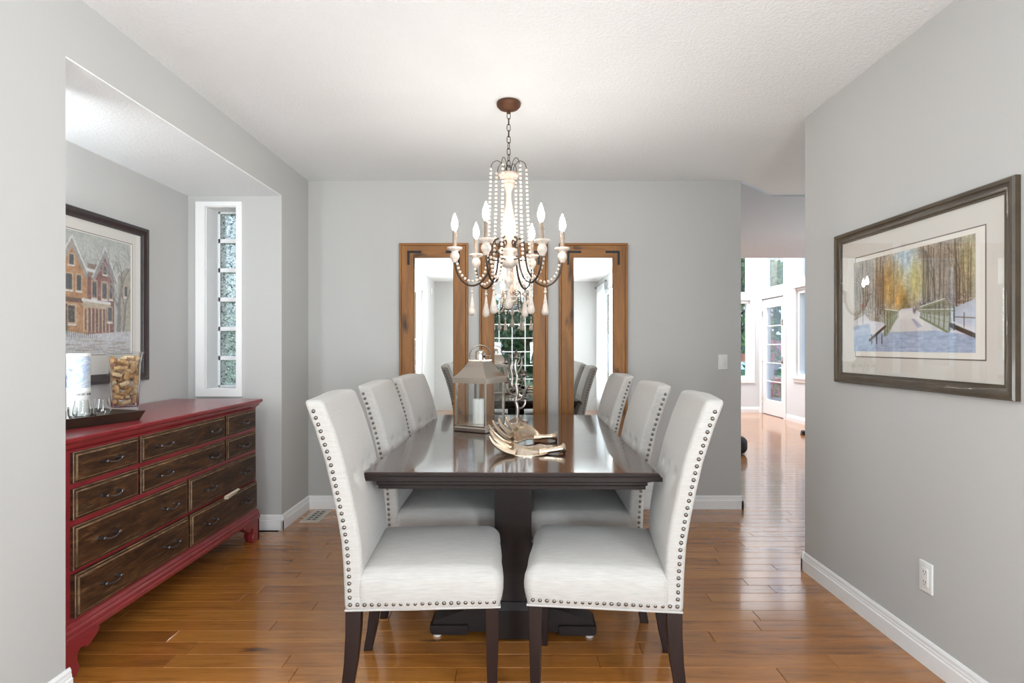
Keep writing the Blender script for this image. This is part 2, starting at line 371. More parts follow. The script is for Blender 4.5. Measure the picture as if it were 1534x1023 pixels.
    def build(s, name, mats, parent=None, smooth=True, angle=40, loc=None, label=None, bevel=0):
        o = bpy.data.objects.new(name, s.mesh(name, mats, smooth, angle)); COL.objects.link(o)
        if parent is not None: o.parent = parent
        if loc: o.location = loc
        if label: o['label'] = label
        if bevel:
            b = o.modifiers.new('bevel', 'BEVEL'); b.width = bevel; b.segments = 2; b.limit_method = 'ANGLE'; b.angle_limit = math.radians(50); b.harden_normals = False
        return o
def tag(o, label, cat, group=None):
    o['label'] = label; o['category'] = cat
    if group: o['group'] = group
    return o
def thing(name, label, cat, loc=(0, 0, 0), rz=0, group=None):
    o = bpy.data.objects.new(name, None); COL.objects.link(o); o.location = loc; o.rotation_euler = (0, 0, rz)
    o.empty_display_size = 0.05
    return tag(o, label, cat, group)
def struct(o): o['kind'] = 'structure'; return o
def copy_tree(o, parent=None):
    c = o.copy(); COL.objects.link(c)
    if parent is not None: c.parent = parent; c.matrix_parent_inverse = o.matrix_parent_inverse.copy()
    for ch in [x for x in ALLCH.get(o.name, [])]: copy_tree(ch, c)
    return c
ALLCH = {}
def index_children(o):
    ALLCH[o.name] = list(o.children)
    for c in o.children: index_children(c)
def rectring(x0, x1, y0, y1, z): return [(x0, y0, z), (x1, y0, z), (x1, y1, z), (x0, y1, z)]
def arc(c, r, a0, a1, n): return [(c[0] + r * math.cos(a0 + (a1 - a0) * i / n), c[1] + r * math.sin(a0 + (a1 - a0) * i / n)) for i in range(n + 1)]
def smoothpath(pts, n=6):      # Catmull-Rom through 3-D points
    P = [Vector(p) for p in pts]; out = []
    for i in range(len(P) - 1):
        p0 = P[max(i - 1, 0)]; p1 = P[i]; p2 = P[i + 1]; p3 = P[min(i + 2, len(P) - 1)]
        for k in range(n):
            t = k / n; out.append(0.5 * ((2 * p1) + (p2 - p0) * t + (2 * p0 - 5 * p1 + 4 * p2 - p3) * t * t + (3 * p1 - p0 - 3 * p2 + p3) * t ** 3))
    out.append(P[-1]); return out
# ================================================================== ROOM SHELL
CZ = 2.445
XL, XR, YB = -1.549, 1.563, 4.382
def wallobj(name, boxes, mat='wall'):
    b = MB()
    for q in boxes: b.box(*q)
    return struct(b.build(name, mat, smooth=False))
# left wall: near piece, window piece behind the camera, header over the niche, far return
wallobj('wall_left', [(-1.67, XL, -0.15, 2.02, 0, CZ), (-1.67, XL, -2.4, -1.10, 0, CZ), (-1.67, XL, -1.10, -0.15, 0, 0.5), (-1.67, XL, -1.10, -0.15, 2.15, CZ),
                      (-2.29, XL, 2.02, 3.883, 2.21, CZ), (-1.845, XL, 3.883, YB, 0, CZ), (-2.29, -2.05, 1.90, 2.02, 0, CZ), (-2.05, -1.845, 1.90, 2.02, 2.135, CZ), (-2.05, -1.845, 1.90, 2.02, 0, 0.93), (-1.845, -1.67, 1.90, 2.02, 0, CZ)])
wallobj('wall_niche', [(-2.29, -2.167, 2.02, 3.883, 0, 2.21)])
wallobj('wall_niche_return', [(-2.29, -2.05, 3.883, 4.13, 0, CZ), (-2.05, -1.845, 3.883, 4.13, 2.135, CZ), (-2.05, -1.845, 3.883, 4.13, 0, 0.93)])
wallobj('ceiling_niche', [(-2.167, XL - 0.001, 2.02, 3.883, 2.204, 2.2105)], 'ceiling')
wallobj('wall_back', [(-1.67, 1.678, YB, 4.50, 0, CZ)])
wallobj('wall_right', [(XR, 1.70, -0.15, 3.177, 0, CZ), (XR, 1.70, -1.15, -1.02, 0, CZ), (XR, 1.70, -1.02, -0.15, 0, 0.5), (XR, 1.70, -1.02, -0.15, 2.2, CZ), (XR, 1.70, -2.4, -2.2, 0, CZ), (XR, 1.70, -2.2, -1.15, 0, 0.15), (XR, 1.70, -2.2, -1.15, 2.2, CZ)])
wallobj('wall_front', [(-1.67, -0.62, -2.52, -2.4, 0, CZ), (0.72, 1.70, -2.52, -2.4, 0, CZ), (-0.62, 0.72, -2.52, -2.4, 0, 0.28), (-0.62, 0.72, -2.52, -2.4, 2.2, CZ)])
wallobj('ceiling', [(-2.29, 4.60, -2.52, 4.50, CZ, CZ + 0.12), (1.47, 4.60, 4.50, 5.10, CZ, CZ + 0.12)], 'ceiling')
# lower painted ceiling of the passage with its diagonal front edge
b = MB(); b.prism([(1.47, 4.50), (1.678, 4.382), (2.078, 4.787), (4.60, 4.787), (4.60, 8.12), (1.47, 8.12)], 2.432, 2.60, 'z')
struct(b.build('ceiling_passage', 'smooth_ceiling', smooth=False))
wallobj('wall_passage_left', [(1.47, 1.59, 4.50, 8.12, 0, 2.432), (-1.5, 1.59, 8.0, 8.12, 0, 2.432)])
wallobj('wall_passage_front', [(1.70, 4.47, 2.0, 2.12, 0, CZ)])
wallobj('wall_upper', [(-1.5, 4.60, 8.0, 8.12, 2.60, 5.0)], 'rear_wall')
wallobj('ceiling_rear_room', [(-1.6, 4.60, 8.0, 10.95, 5.0, 5.1)], 'ceiling')
# rear room: right wall with window, door, transom; far wall with window
GX = 4.47
RW0, RW1 = 8.20, 9.36     # right window
D0, D1 = 9.78, 10.66      # door
wallobj('wall_rear_right', [(GX, GX + 0.15, 2.0, 4.4, 0, 5.0), (GX, GX + 0.15, 6.6, RW0, 0, 5.0), (GX, GX + 0.15, 4.4, 6.6, 0, 0.5), (GX, GX + 0.15, 4.4, 6.6, 2.2, 5.0), (GX, GX + 0.15, RW0, RW1, 0, 0.72), (GX, GX + 0.15, RW0, RW1, 2.10, 2.24), (GX, GX + 0.15, RW0, RW1, 3.3, 5.0),
                            (GX, GX + 0.15, RW1, D0, 0, 5.0), (GX, GX + 0.15, D0, D1, 2.06, 2.20), (GX, GX + 0.15, D0, D1, 3.3, 5.0), (GX, GX + 0.15, D1, 10.79, 0, 5.0)], 'rear_wall')
FW0, FW1 = 2.9, 4.30
wallobj('wall_rear_far', [(-1.6, FW0, 10.79, 10.94, 0, 5.0), (FW1, GX + 0.15, 10.79, 10.94, 0, 5.0), (FW0, FW1, 10.79, 10.94, 0, 0.62), (FW0, FW1, 10.79, 10.94, 2.05, 2.16), (FW0, FW1, 10.79, 10.94, 3.3, 5.0)], 'rear_wall')
wallobj('wall_rear_left', [(-1.6, -1.5, 8.0, 10.79, 0, 5.0)], 'rear_wall')

# baseboards: a profiled board along a run from p to q, n = direction into the room
def baseboard(name, runs):
    b = MB()
    for (p, q, n) in runs:
        p = Vector((*p, 0)); q = Vector((*q, 0)); n = Vector((*n, 0))
        prof = [(0.0, 0.0), (0.015, 0.0), (0.015, 0.062), (0.011, 0.066), (0.011, 0.074), (0.009, 0.078), (0.009, 0.090), (0.004, 0.099), (0.0, 0.099)]
        r = []
        for e in (p, q): r.append([tuple(e + n * a + Vector((0, 0, z))) for a, z in prof])
        b.rings(r)
    return struct(b.build(name, 'trim', smooth=False))
baseboard('baseboard_left', [((XL, -2.4), (XL, 2.035), (1, 0)), ((XL, 3.868), (XL, YB), (1, 0))])
baseboard('baseboard_niche', [((XL + 0.015, 3.883), (-2.167, 3.883), (0, -1)), ((-2.167, 2.02), (-2.167, 3.883), (1, 0))])
baseboard('baseboard_back', [((XL, YB), (1.693, YB), (0, -1)), ((1.678, YB - 0.015), (1.678, 4.50), (1, 0))])
baseboard('baseboard_right', [((XR, -2.4), (XR, 3.192), (-1, 0)), ((XR - 0.015, 3.177), (1.70, 3.177), (0, 1))])
baseboard('baseboard_rear', [((1.59, 10.79), (GX, 10.79), (0, -1)), ((GX, RW0 - 4), (GX, D0 - 0.08), (-1, 0)), ((GX, D1 + 0.08), (GX, 10.79), (-1, 0))])

# ------------------------------------------------------------------ floor with individual planks
b = MB(); b.box(-2.29, 4.62, -2.52, 10.94, -0.12, -0.0155)
floor = struct(b.build('floor', 'joint', smooth=False))
PW = 0.0955; Y0 = 2.214 - 3 * PW
def plank_geo(b, x0, x1, y0, y1):
    g = 0.0006; c = 0.0016; x0 += g; x1 -= g; y0 += g; y1 -= g
    b.rings([rectring(x0, x1, y0, y1, -0.015), rectring(x0, x1, y0, y1, -c), rectring(x0 + c, x1 - c, y0 + c, y1 - c, 0.0)])
def row_runs(r, xa, xb):
    rr = random.Random(r * 7919 + 5); x = xa - rr.random() * 0.9; out = []
    while x < xb:
        L = rr.choice([0.45, 0.6, 0.75, 0.9, 1.05, 1.2, 1.35]); a = max(x, xa); e = min(x + L, xb)
        if e - a > 0.02: out.append((a, e))
        x += L
    return out
far = MB(); near = MB(); count = 0
nrow = int((10.94 - Y0) / PW) + 1
for r in range(-47, nrow):
    y0 = Y0 + r * PW; y1 = y0 + PW
    xa = -2.2 if 2.02 < (y0 + y1) / 2 < 3.883 else XL - 0.01
    xb = XR + 0.01 if y1 < 2.1 else (GX + 0.1 if y1 > 3.0 else XR + 0.06)
    if y0 > 4.45: xa = 1.5
    if y0 > 8.0: xa = -1.6
    for (a, e) in row_runs(r, xa, xb):
        if 0 <= r and y1 < 5.6 and a < 2.6:
            pb = MB(); plank_geo(pb, a, e, y0, y1); pb.build('plank', 'oak', floor, smooth=False); count += 1
        else: plank_geo(far if r >= 0 else near, a, e, y0, y1)
o = far.build('distant_planks', 'oak', floor, smooth=False); o['kind'] = 'stuff'
o = near.build('rear_planks', 'oak', floor, smooth=False); o['kind'] = 'stuff'

# ------------------------------------------------------------------ glass block window in the niche
wn = struct(bpy.data.objects.new('window_1', None)); COL.objects.link(wn); wn.location = (-1.9475, 4.06, 0.93)
X0, X1, ZB, ZT = -2.05, -1.845, 0.93, 2.135
b = MB()
for (x0, x1, z0, z1) in ((X0 - 0.062, X0, ZB, ZT), (X1, X1 + 0.038, ZB, ZT), (X0 - 0.062, X1 + 0.038, ZT, ZT + 0.03), (X0 - 0.062, X1 + 0.038, ZB - 0.05, ZB)):
    b.box(x0, x1, 3.868, 3.884, z0, z1)
tr = struct(b.build('trim_1', 'trim', smooth=False))
b = MB()
b.box(X0, X0 + 0.004, 3.883, 4.03, ZB, ZT); b.box(X1 - 0.004, X1, 3.883, 4.03, ZB, ZT); b.box(X0, X1, 3.883, 4.03, ZT - 0.004, ZT); b.box(X0, X1, 3.883, 4.03, ZB, ZB + 0.004)
b.box(X0, X0 + 0.006, 4.03, 4.12, ZB, ZT); b.box(X1 - 0.006, X1, 4.03, 4.12, ZB, ZT)
def under(o, e):
    o.parent = e; o.matrix_parent_inverse = Matrix.Translation(-Vector(e.location)); return o
under(b.build('window_lining', 'trim', smooth=False), wn)
pz = (ZT - ZB) / 6
for k in range(6):
    z0 = ZB + k * pz
    b = MB(); b.box(X0 + 0.004, X1 - 0.004, 4.035, 4.115, z0, z0 + 0.014); b.box(X0 + 0.004, X1 - 0.004, 4.035, 4.115, z0 + pz - 0.014, z0 + pz)
    b.box(X0 + 0.004, X0 + 0.018, 4.035, 4.115, z0, z0 + pz); b.box(X1 - 0.018, X1 - 0.004, 4.035, 4.115, z0, z0 + pz)
    fr = under(b.build('glass_block', 'trim', smooth=False), wn)
    b = MB(); nx, nz_ = 9, 9; vs = []; 
    for side, yy in ((0, 4.045), (1, 4.105)):
        q = MB(); q.rbox(((X0 + X1) / 2, yy, z0 + pz / 2), (X1 - X0 - 0.036, 0.012, pz - 0.028), 0.004, (6, 1, 6), 1); b.add(q.v, q.f)
    pn = b.build('block_pane', 'block', smooth=True); pn.parent = fr; 

wn = struct(bpy.data.objects.new('window_10', None)); COL.objects.link(wn); wn.location = (-1.9475, 1.96, 0.93)
for k in range(6):
    z0 = ZB + k * pz; b = MB(); b.box(X0 + 0.001, X1 - 0.001, 1.925, 1.995, z0 + 0.001, z0 + pz - 0.001); under(b.build('glass_block', 'block', smooth=False, bevel=0.008), wn)

# ------------------------------------------------------------------ gridded windows and curtains behind the camera
def win_frame(name, axis, pos, a0, a1, z0, z1, nx, nz_, thick=0.05, fw=0.05, mw=0.012, parts=True):
    """axis 'y': plane at y=pos spanning x; axis 'x': plane at x=pos spanning y"""
    def B(b, u0, u1, d0, d1, w0, w1): b.box(u0, u1, pos + d0, pos + d1, w0, w1) if axis == 'y' else b.box(pos + d0, pos + d1, u0, u1, w0, w1)
    e = struct(bpy.data.objects.new(name, None)); COL.objects.link(e)
    e.location = ((a0 + a1) / 2, pos, z0) if axis == 'y' else (pos, (a0 + a1) / 2, z0)
    b = MB(); t = thick / 2
    B(b, a0, a0 + fw, -t, t, z0, z1); B(b, a1 - fw, a1, -t, t, z0, z1); B(b, a0 + fw, a1 - fw, -t, t, z0, z0 + fw); B(b, a0 + fw, a1 - fw, -t, t, z1 - fw, z1)
    under(b.build('window_frame', 'trim', smooth=False), e)
    b = MB()
    for i in range(1, nx): u = a0 + fw + (a1 - a0 - 2 * fw) * i / nx; B(b, u - mw / 2, u + mw / 2, -0.012, 0.012, z0 + fw, z1 - fw)
    for i in range(1, nz_): z = z0 + fw + (z1 - z0 - 2 * fw) * i / nz_; B(b, a0 + fw, a1 - fw, -0.011, 0.011, z - mw / 2, z + mw / 2)
    if b.v: under(b.build('muntin_grid', 'trim', smooth=False), e)
    b = MB(); B(b, a0 + fw, a1 - fw, -0.002, 0.002, z0 + fw, z1 - fw); under(b.build('window_pane', 'pane', smooth=False), e)
    return e
win_frame('window_2', 'y', -2.46, -0.62, 0.72, 0.28, 2.2, 5, 7)
win_frame('window_3', 'x', -1.61, -1.10, -0.15, 0.5, 2.15, 1, 2)
win_frame('window_4', 'x', 1.63, -2.2, -1.15, 0.15, 2.2, 1, 1)
win_frame('added_window_11', 'x', 1.63, -1.02, -0.15, 0.5, 2.2, 1, 2)  # invented window, out of view, put in to go with the side fill
def curtain(label, x, y0, y1, z0, z1, amp=0.02, waves=9):
    n = waves * 8; k = 8; vs = []; fs = []
    for j in range(k + 1):
        z = z0 + (z1 - z0) * j / k
        for i in range(n + 1):
            t = i / n; vs.append((x + amp * math.sin(t * waves * 2 * PI + 0.5 * math.sin(z * 2)) * (1 - 0.4 * j / k), y0 + (y1 - y0) * t, z))
    for j in range(k):
        for i in range(n): fs.append((j * (n + 1) + i, j * (n + 1) + i + 1, (j + 1) * (n + 1) + i + 1, (j + 1) * (n + 1) + i))
    b = MB(); b.add(vs, fs); o = b.build('curtain', 'sheer', smooth=True); s_ = o.modifiers.new('s', 'SOLIDIFY'); s_.thickness = 0.0015
    return tag(o, label, 'curtain')
curtain('sheer white curtain glowing at the right wall window, seen in the right mirror', 1.50, -2.15, -1.25, 0.03, 2.3)
b = MB(); b.tube([(1.50, -2.3, 2.31), (1.50, -1.1, 2.31)], 0.009, 10); b.ball((1.50, -2.31, 2.31), 0.02); b.ball((1.50, -1.09, 2.31), 0.02); b.box(1.50, XR, -1.72, -1.70, 2.305, 2.32)
tag(b.build('curtain_rod', 'iron'), 'dark curtain rod over the sheer white curtain behind the camera', 'curtain rod')
t = thing('bench', 'black upholstered bench under the gridded window, seen low in the centre mirror', 'bench', (0.0, -2.1, 0))
b = MB(); b.rbox((0, 0, 0.40), (1.2, 0.42, 0.14), 0.03, (4, 2, 1), 3); b.build('seat', 'black', t)
for sx_ in (-0.54, 0.54):
    for sy_ in (-0.16, 0.16):
        b = MB(); b.lathe([(0.016, 0.0), (0.024, 0.335)], (sx_, sy_, 0), 10); b.build('leg', 'black', t)
t = thing('wall_sensor', 'small white sensor on the left wall, seen at the top of the left mirror', 'sensor', (XL, -1.95, 2.16))
b = MB(); b.rbox((0.012, 0, 0.06), (0.024, 0.06, 0.12), 0.008, (1, 2, 2), 2); b.build('housing', 'plastic', t)
b = MB(); b.rbox((0.024, 0, 0.04), (0.006, 0.036, 0.03), 0.002, (1, 1, 1), 1); b.build('lens', 'felt', t)

# ------------------------------------------------------------------ rear room windows, door
def casing(b, y0, y1, z0, z1, w=0.075):
    for q in ((y0 - w, y0, z0 - w, z1 + w), (y1, y1 + w, z0 - w, z1 + w), (y0, y1, z1, z1 + w), (y0, y1, z0 - w, z0)): b.box(GX - 0.018, GX + 0.001, *q)
win_frame('window_5', 'x', GX + 0.06, RW0, RW1, 0.72, 2.10, 2, 1, 0.08, 0.05, 0.03)
win_frame('added_window_12', 'x', GX + 0.06, 4.4, 6.6, 0.5, 2.2, 3, 1, 0.08, 0.05, 0.04)  # unseen window added around the hall fill light
win_frame('window_6', 'x', GX + 0.06, RW0, RW1, 2.24, 3.3, 1, 1, 0.08, 0.05)
win_frame('window_7', 'x', GX + 0.06, D0, D1, 2.20, 3.3, 1, 1, 0.08, 0.06)
win_frame('window_8', 'y', 10.86, FW0, FW1, 0.62, 2.05, 1, 1, 0.08, 0.05)
win_frame('window_9', 'y', 10.86, FW0, FW1, 2.16, 3.3, 1, 1, 0.08, 0.05)
b = MB(); casing(b, RW0, RW1, 0.72, 3.3); b.box(GX - 0.05, GX + 0.02, RW0 - 0.1, RW1 + 0.1, 2.14, 2.20); b.box(GX - 0.04, GX + 0.05, RW0 - 0.08, RW1 + 0.08, 0.70, 0.725)
struct(b.build('trim_2', 'trim', smooth=False))
b = MB(); 
for q in ((D0 - 0.075, D0, 0, 3.38), (D1, D1 + 0.075, 0, 3.38), (D0, D1, 2.07, 2.19), (D0, D1, 3.3, 3.38)): b.box(GX - 0.018, GX + 0.001, *q)
struct(b.build('trim_3', 'trim', smooth=False))
b = MB()
for q in ((FW0 - 0.08, FW0, 0.54, 3.38), (FW1, FW1 + 0.08, 0.54, 3.38), (FW0, FW1, 0.54, 0.62), (FW0, FW1, 3.3, 3.38), (FW0, FW1, 2.06, 2.15)): b.box(q[0], q[1], 10.772, 10.791, q[2], q[3])
struct(b.build('trim_4', 'trim', smooth=False))
dr = struct(bpy.data.objects.new('door_1', None)); COL.objects.link(dr); dr.location = (GX + 0.03, (D0 + D1) / 2, 0.01)
b = MB(); st_ = 0.14
for q in ((D0 + 0.01, D0 + st_, 0.012, 2.05), (D1 - st_, D1 - 0.01, 0.012, 2.05), (D0 + st_, D1 - st_, 0.012, 0.27), (D0 + st_, D1 - st_, 1.90, 2.05)): b.box(GX + 0.01, GX + 0.05, *q)
under(b.build('door_leaf', 'door_white', smooth=False), dr)
b = MB(); b.box(GX + 0.028, GX + 0.032, D0 + st_, D1 - st_, 0.27, 1.90); under(b.build('door_glass', 'pane', smooth=False), dr)
b = MB()
for k in range(1, 5): z = 0.27 + 1.63 * k / 5; b.box(GX + 0.022, GX + 0.038, D0 + st_, D1 - st_, z - 0.008, z + 0.008)
under(b.build('muntin_grid', 'door_white', smooth=False), dr)
b = MB(); b.rbox((GX - 0.004, D0 + 0.075, 0.98), (0.012, 0.05, 0.12), 0.004, (1, 1, 1), 2); b.tube([(GX - 0.01, D0 + 0.075, 0.96), (GX - 0.05, D0 + 0.075, 0.96), (GX - 0.055, D0 + 0.17, 0.955)], 0.008, 8)
h_ = under(b.build('door_handle', 'nickel', label='satin metal lever handle'), dr)
b = MB(); b.rbox((GX - 0.004, D0 + 0.075, 1.62), (0.03, 0.06, 0.1), 0.006, (1, 1, 1), 2); under(b.build('door_lock', 'nickel'), dr)
for z in (0.25, 1.0, 1.8):
    b = MB(); b.tube([(GX - 0.002, D1 - 0.006, z - 0.05), (GX - 0.002, D1 - 0.006, z + 0.05)], 0.008, 8); under(b.build('hinge', 'nickel'), dr)

# ------------------------------------------------------------------ outdoors
b = MB(); b.box(-30, -2.35, -30, 40, -0.45, -0.35); b.box(-2.35, 30, 11.0, 40, -0.45, -0.35); b.box(-2.35, 30, -30, -2.6, -0.45, -0.35); b.box(4.7, 30, -2.6, 11.0, -0.45, -0.35)
struct(b.build('ground', 'grass', smooth=False))
def tree(loc, hgt, cr_, n, label, mat='leaf', leaf=0.16, trunk=0.12, cat='tree', name='leafy_tree', low=0.25, group=None):
    t = thing(name, label, cat, loc, 0, group)
    R = random.Random(int(abs(loc[0] * 100) + abs(loc[1] * 37)))
    b = MB(); p = [(0, 0, -0.35), (0.05, 0, hgt * 0.3), (-0.03, 0.06, hgt * 0.6), (0, 0, hgt * 0.85)]
    b.tube(p, [trunk, trunk * 0.8, trunk * 0.5, trunk * 0.15], 8)
    for k in range(6):
        a = k * 1.05; z = hgt * (0.35 + 0.07 * k)
        b.tube([(0, 0, z), (cr_ * 0.4 * math.cos(a), cr_ * 0.4 * math.sin(a), z + 0.3 * cr_), (cr_ * 0.75 * math.cos(a), cr_ * 0.75 * math.sin(a), z + 0.55 * cr_)], [trunk * 0.4, trunk * 0.25, trunk * 0.08], 6)
    b.build('trunk', 'bark', t)
    blobs = [(R.uniform(-0.6, 0.6) * cr_, R.uniform(-0.6, 0.6) * cr_, R.uniform(low, 0.88) * hgt, R.uniform(0.3, 0.55) * cr_) for _ in range(14)]
    vs = []; fs = []
    for i in range(n):
        bx, by, bz, br = blobs[i % 14]
        d = Vector((R.gauss(0, 1), R.gauss(0, 1), R.gauss(0, 0.8))).normalized() * br * (0.6 + 0.5 * R.random())
        c = Vector((bx, by, bz)) + d; u = Vector((R.gauss(0, 1), R.gauss(0, 1), R.gauss(0, 1))).normalized(); v = u.orthogonal().normalized(); s_ = leaf * R.uniform(0.6, 1.2)
        k = len(vs); vs += [c - u * s_, c + v * s_ * 0.5, c + u * s_, c - v * s_ * 0.5]; fs.append((k, k + 1, k + 2, k + 3))
    q = MB(); q.add(vs, fs); o = q.build('foliage', mat, t, smooth=False); o['kind'] = 'stuff'
    return t
tree((-2.3, -8.2, 0), 5.0, 1.9, 2600, 'broad green tree left of centre outside the gridded window, seen in the centre mirror')
tree((2.2, -9.5, 0), 5.5, 2.0, 2600, 'dark green tree right of centre outside the gridded window, seen in the centre mirror', 'leaf_dark')
tree((0.1, -5.6, 0), 2.3, 1.2, 2600, 'low dark shrub outside the gridded window, seen in the centre mirror', 'leaf_dark', 0.12, 0.05, 'shrub', 'shrub', 0.1)
tree((-3.1, 6.9, 0), 2.6, 1.0, 800, 'pale green shrub outside the glass block window', 'leaf_pale', 0.10, 0.05, 'shrub', 'shrub', 0.1)
tree((5.9, 16.8, 0), 5.0, 1.6, 3000, 'leafy green tree beyond the far left window of the rear room')
tree((8.6, 18.2, 0), 4.2, 1.7, 2600, 'leafy green tree beyond the right window of the rear room', low=0.12)
# patio things seen as slivers through the rear door and windows
b = MB(); b.box(4.75, 8.5, 8.0, 17, -0.35, -0.06); 
struct(b.build('deck', 'deck', smooth=False))
t = thing('deck_railing', 'grey blue deck railing outside the rear glass door', 'railing', (7.2, 11.5, -0.06))
b = MB(); b.box(-0.03, 0.03, -3.2, 4.0, 0.95, 1.0); b.build('rail', 'deck', t, smooth=False)
b = MB(); b.box(-0.02, 0.02, -3.2, 4.0, 0.08, 0.12); b.build('rail', 'deck', t, smooth=False)
for k in range(9):
    b = MB(); b.box(-0.04, 0.04, -3.2 + k * 0.9 - 0.04, -3.2 + k * 0.9 + 0.04, 0, 0.95); b.build('post', 'deck', t, smooth=False)
def flower(loc, label, s_=1.0):
    t = thing('flower_pot', label, 'flower pot', loc, 0)
    b = MB(); b.lathe([(0.10 * s_, 0), (0.15 * s_, 0.25 * s_), (0.165 * s_, 0.25 * s_), (0.165 * s_, 0.29 * s_), (0.14 * s_, 0.29 * s_), (0.12 * s_, 0.24 * s_), (0, 0.24 * s_)], n=16); b.build('pot', 'felt', t)
    R = random.Random(3); vs = []; fs = []; vs2 = []; fs2 = []
    for i in range(420):
        d = Vector((R.gauss(0, 1), R.gauss(0, 1), R.gauss(0, 1))).normalized() * 0.27 * s_ * R.uniform(0.6, 1); c = Vector((0, 0, 0.46 * s_)) + d
        u = Vector((R.gauss(0, 1), R.gauss(0, 1), R.gauss(0, 1))).normalized(); v = u.orthogonal(); w_ = 0.035 * s_
        V_, F_ = (vs, fs) if i % 3 else (vs2, fs2); k = len(V_); V_ += [c - u * w_, c + v * w_ * 0.7, c + u * w_, c - v * w_ * 0.7]; F_.append((k, k + 1, k + 2, k + 3))
    q = MB(); q.add(vs, fs); o = q.build('blossoms', 'pink', t, smooth=False); o['kind'] = 'stuff'
    q = MB(); q.add(vs2, fs2); o = q.build('leaves', 'leaf', t, smooth=False); o['kind'] = 'stuff'
t = thing('plant_stand', 'tall plant stand outside the rear glass door holding the upper flower pot', 'plant stand', (5.52, 12.75, -0.06))
b = MB(); b.lathe([(0.2, 0), (0.2, 0.03), (0.03, 0.05), (0.03, 0.50), (0.17, 0.53), (0.17, 0.55)], n=16); b.build('column', 'iron', t)
flower((5.52, 12.75, 0.49), 'pot of pink flowers raised on the plant stand beyond the rear glass door', 1.2)
flower((5.2, 11.75, -0.06), 'low pot of pink flowers on the deck beyond the rear glass door', 0.9)
t = thing('deck_box', 'red wooden box standing outside the right window of the rear room', 'box', (6.30, 12.3, -0.06))
b = MB(); b.box(-0.35, 0.35, -0.5, 0.5, 0, 1.17); b.build('body', 'redpaint', t, smooth=False, bevel=0.01)
b = MB(); b.box(-0.38, 0.38, -0.53, 0.53, 1.17, 1.22); b.build('lid', 'redpaint', t, smooth=False, bevel=0.01)
t = thing('patio_umbrella', 'orange patio umbrella low beyond the far left window of the rear room', 'umbrella', (5.15, 13.9, -0.06))
b = MB(); b.lathe([(0.75, 0.93), (0.4, 1.06), (0.0, 1.16), ], n=8); o = b.build('canopy', 'orange', t, smooth=False)
b = MB(); b.lathe([(0.2, 0), (0.2, 0.04), (0.02, 0.06), (0.02, 1.12)], n=12); b.build('pole', 'deck', t)
# ================================================================== DINING TABLE
T = thing('dining_table', 'long dark espresso dining table with a glossy top in the middle of the room', 'table', (-0.004, 2.985, 0), -0.0145)
TL, TW = 0.90, 0.536
def slab(b, x0, x1, y0, y1, lv):  # lv: (inset, z)
    b.rings([rectring(x0 + i, x1 - i, y0 + i, y1 - i, z) for i, z in lv])
# two end boards and two leaves with fine seams
segs = [(-TL, -0.19), (-0.19, 0.19), (0.19, TL)]
for k, (a, e) in enumerate(segs):
    b = MB(); g = 0.0008
    y0 = a + (0 if k == 0 else g); y1 = e - (0 if k == 2 else g)
    prof = [(0.022, 0.728), (0.0, 0.731), (0.0, 0.744), (0.006, 0.750), (0.010, 0.757), (0.014, 0.760)]
    rr = []
    for i, z in prof:
        ia = i if k == 0 else min(i, 0.0) ; ie = i if k == 2 else 0.0
        rr.append([(-TW + i, y0 + ia, z), (TW - i, y0 + ia, z), (TW - i, y1 - ie, z), (-TW + i, y1 - ie, z)])
    b.rings(rr, mis=[1, 1, 1, 1, 0]); b.mi[-2] = 1; b.build('tabletop', ['table_top', 'espresso'], T, smooth=False)
b = MB()
slab(b, -TW, TW, -TL, TL, [(0.062, 0.688), (0.050, 0.692), (0.050, 0.704), (0.044, 0.708), (0.044, 0.718), (0.034, 0.722), (0.034, 0.7285)])
b.build('apron', 'espresso', T, smooth=False)
def pedestal(yc, th, gl=True):
    h = 0.084
    b = MB(); b.rings([rectring(-h, h, yc - th, yc + th, 0.155), rectring(-h * 0.90, h * 0.90, yc - th * 0.92, yc + th * 0.92, 0.26), rectring(-h * 0.92, h * 0.92, yc - th * 0.92, yc + th * 0.92, 0.62), rectring(-h * 1.1, h * 1.1, yc - th, yc + th, 0.688)])
    b.build('pedestal', 'espresso', T, smooth=False)
    b = MB(); b.rings([rectring(-0.105, 0.105, yc - th - 0.02, yc + th + 0.02, 0.008), rectring(-0.105, 0.105, yc - th - 0.02, yc + th + 0.02, 0.125), rectring(-0.09, 0.09, yc - th - 0.006, yc + th + 0.006, 0.155)])
    b.build('plinth', 'espresso', T, smooth=False)
    for s in (-1, 1):
        f = [(0.10, 0.020), (0.33, 0.020), (0.335, 0.03), (0.335, 0.062), (0.30, 0.075), (0.20, 0.11), (0.10, 0.132)]
        b = MB(); b.prism([(s * x, z) for x, z in f], yc - th * 0.75, yc + th * 0.75, 'y')
        b.prism([(s * x, z) for x, z in [(0.19, 0.012), (0.335, 0.012), (0.345, 0.02), (0.345, 0.05), (0.19, 0.05)]], yc - th * 0.75 - 0.012, yc + th * 0.75 + 0.012, 'y')
        ft = b.build('foot', 'espresso', T, smooth=False)
        b = MB(); b.lathe([(0.016, 0), (0.018, 0.008), (0.014, 0.0118)], (s * 0.318, yc - th * 0.75 + 0.008, 0), 12); b.build('glide', 'felt', ft)
pedestal(-0.485, 0.068); pedestal(0.175, 0.048)
b = MB(); b.box(-0.03, 0.03, -0.42, 0.13, 0.16, 0.24); b.build('stretcher', 'espresso', T, smooth=False, bevel=0.004)

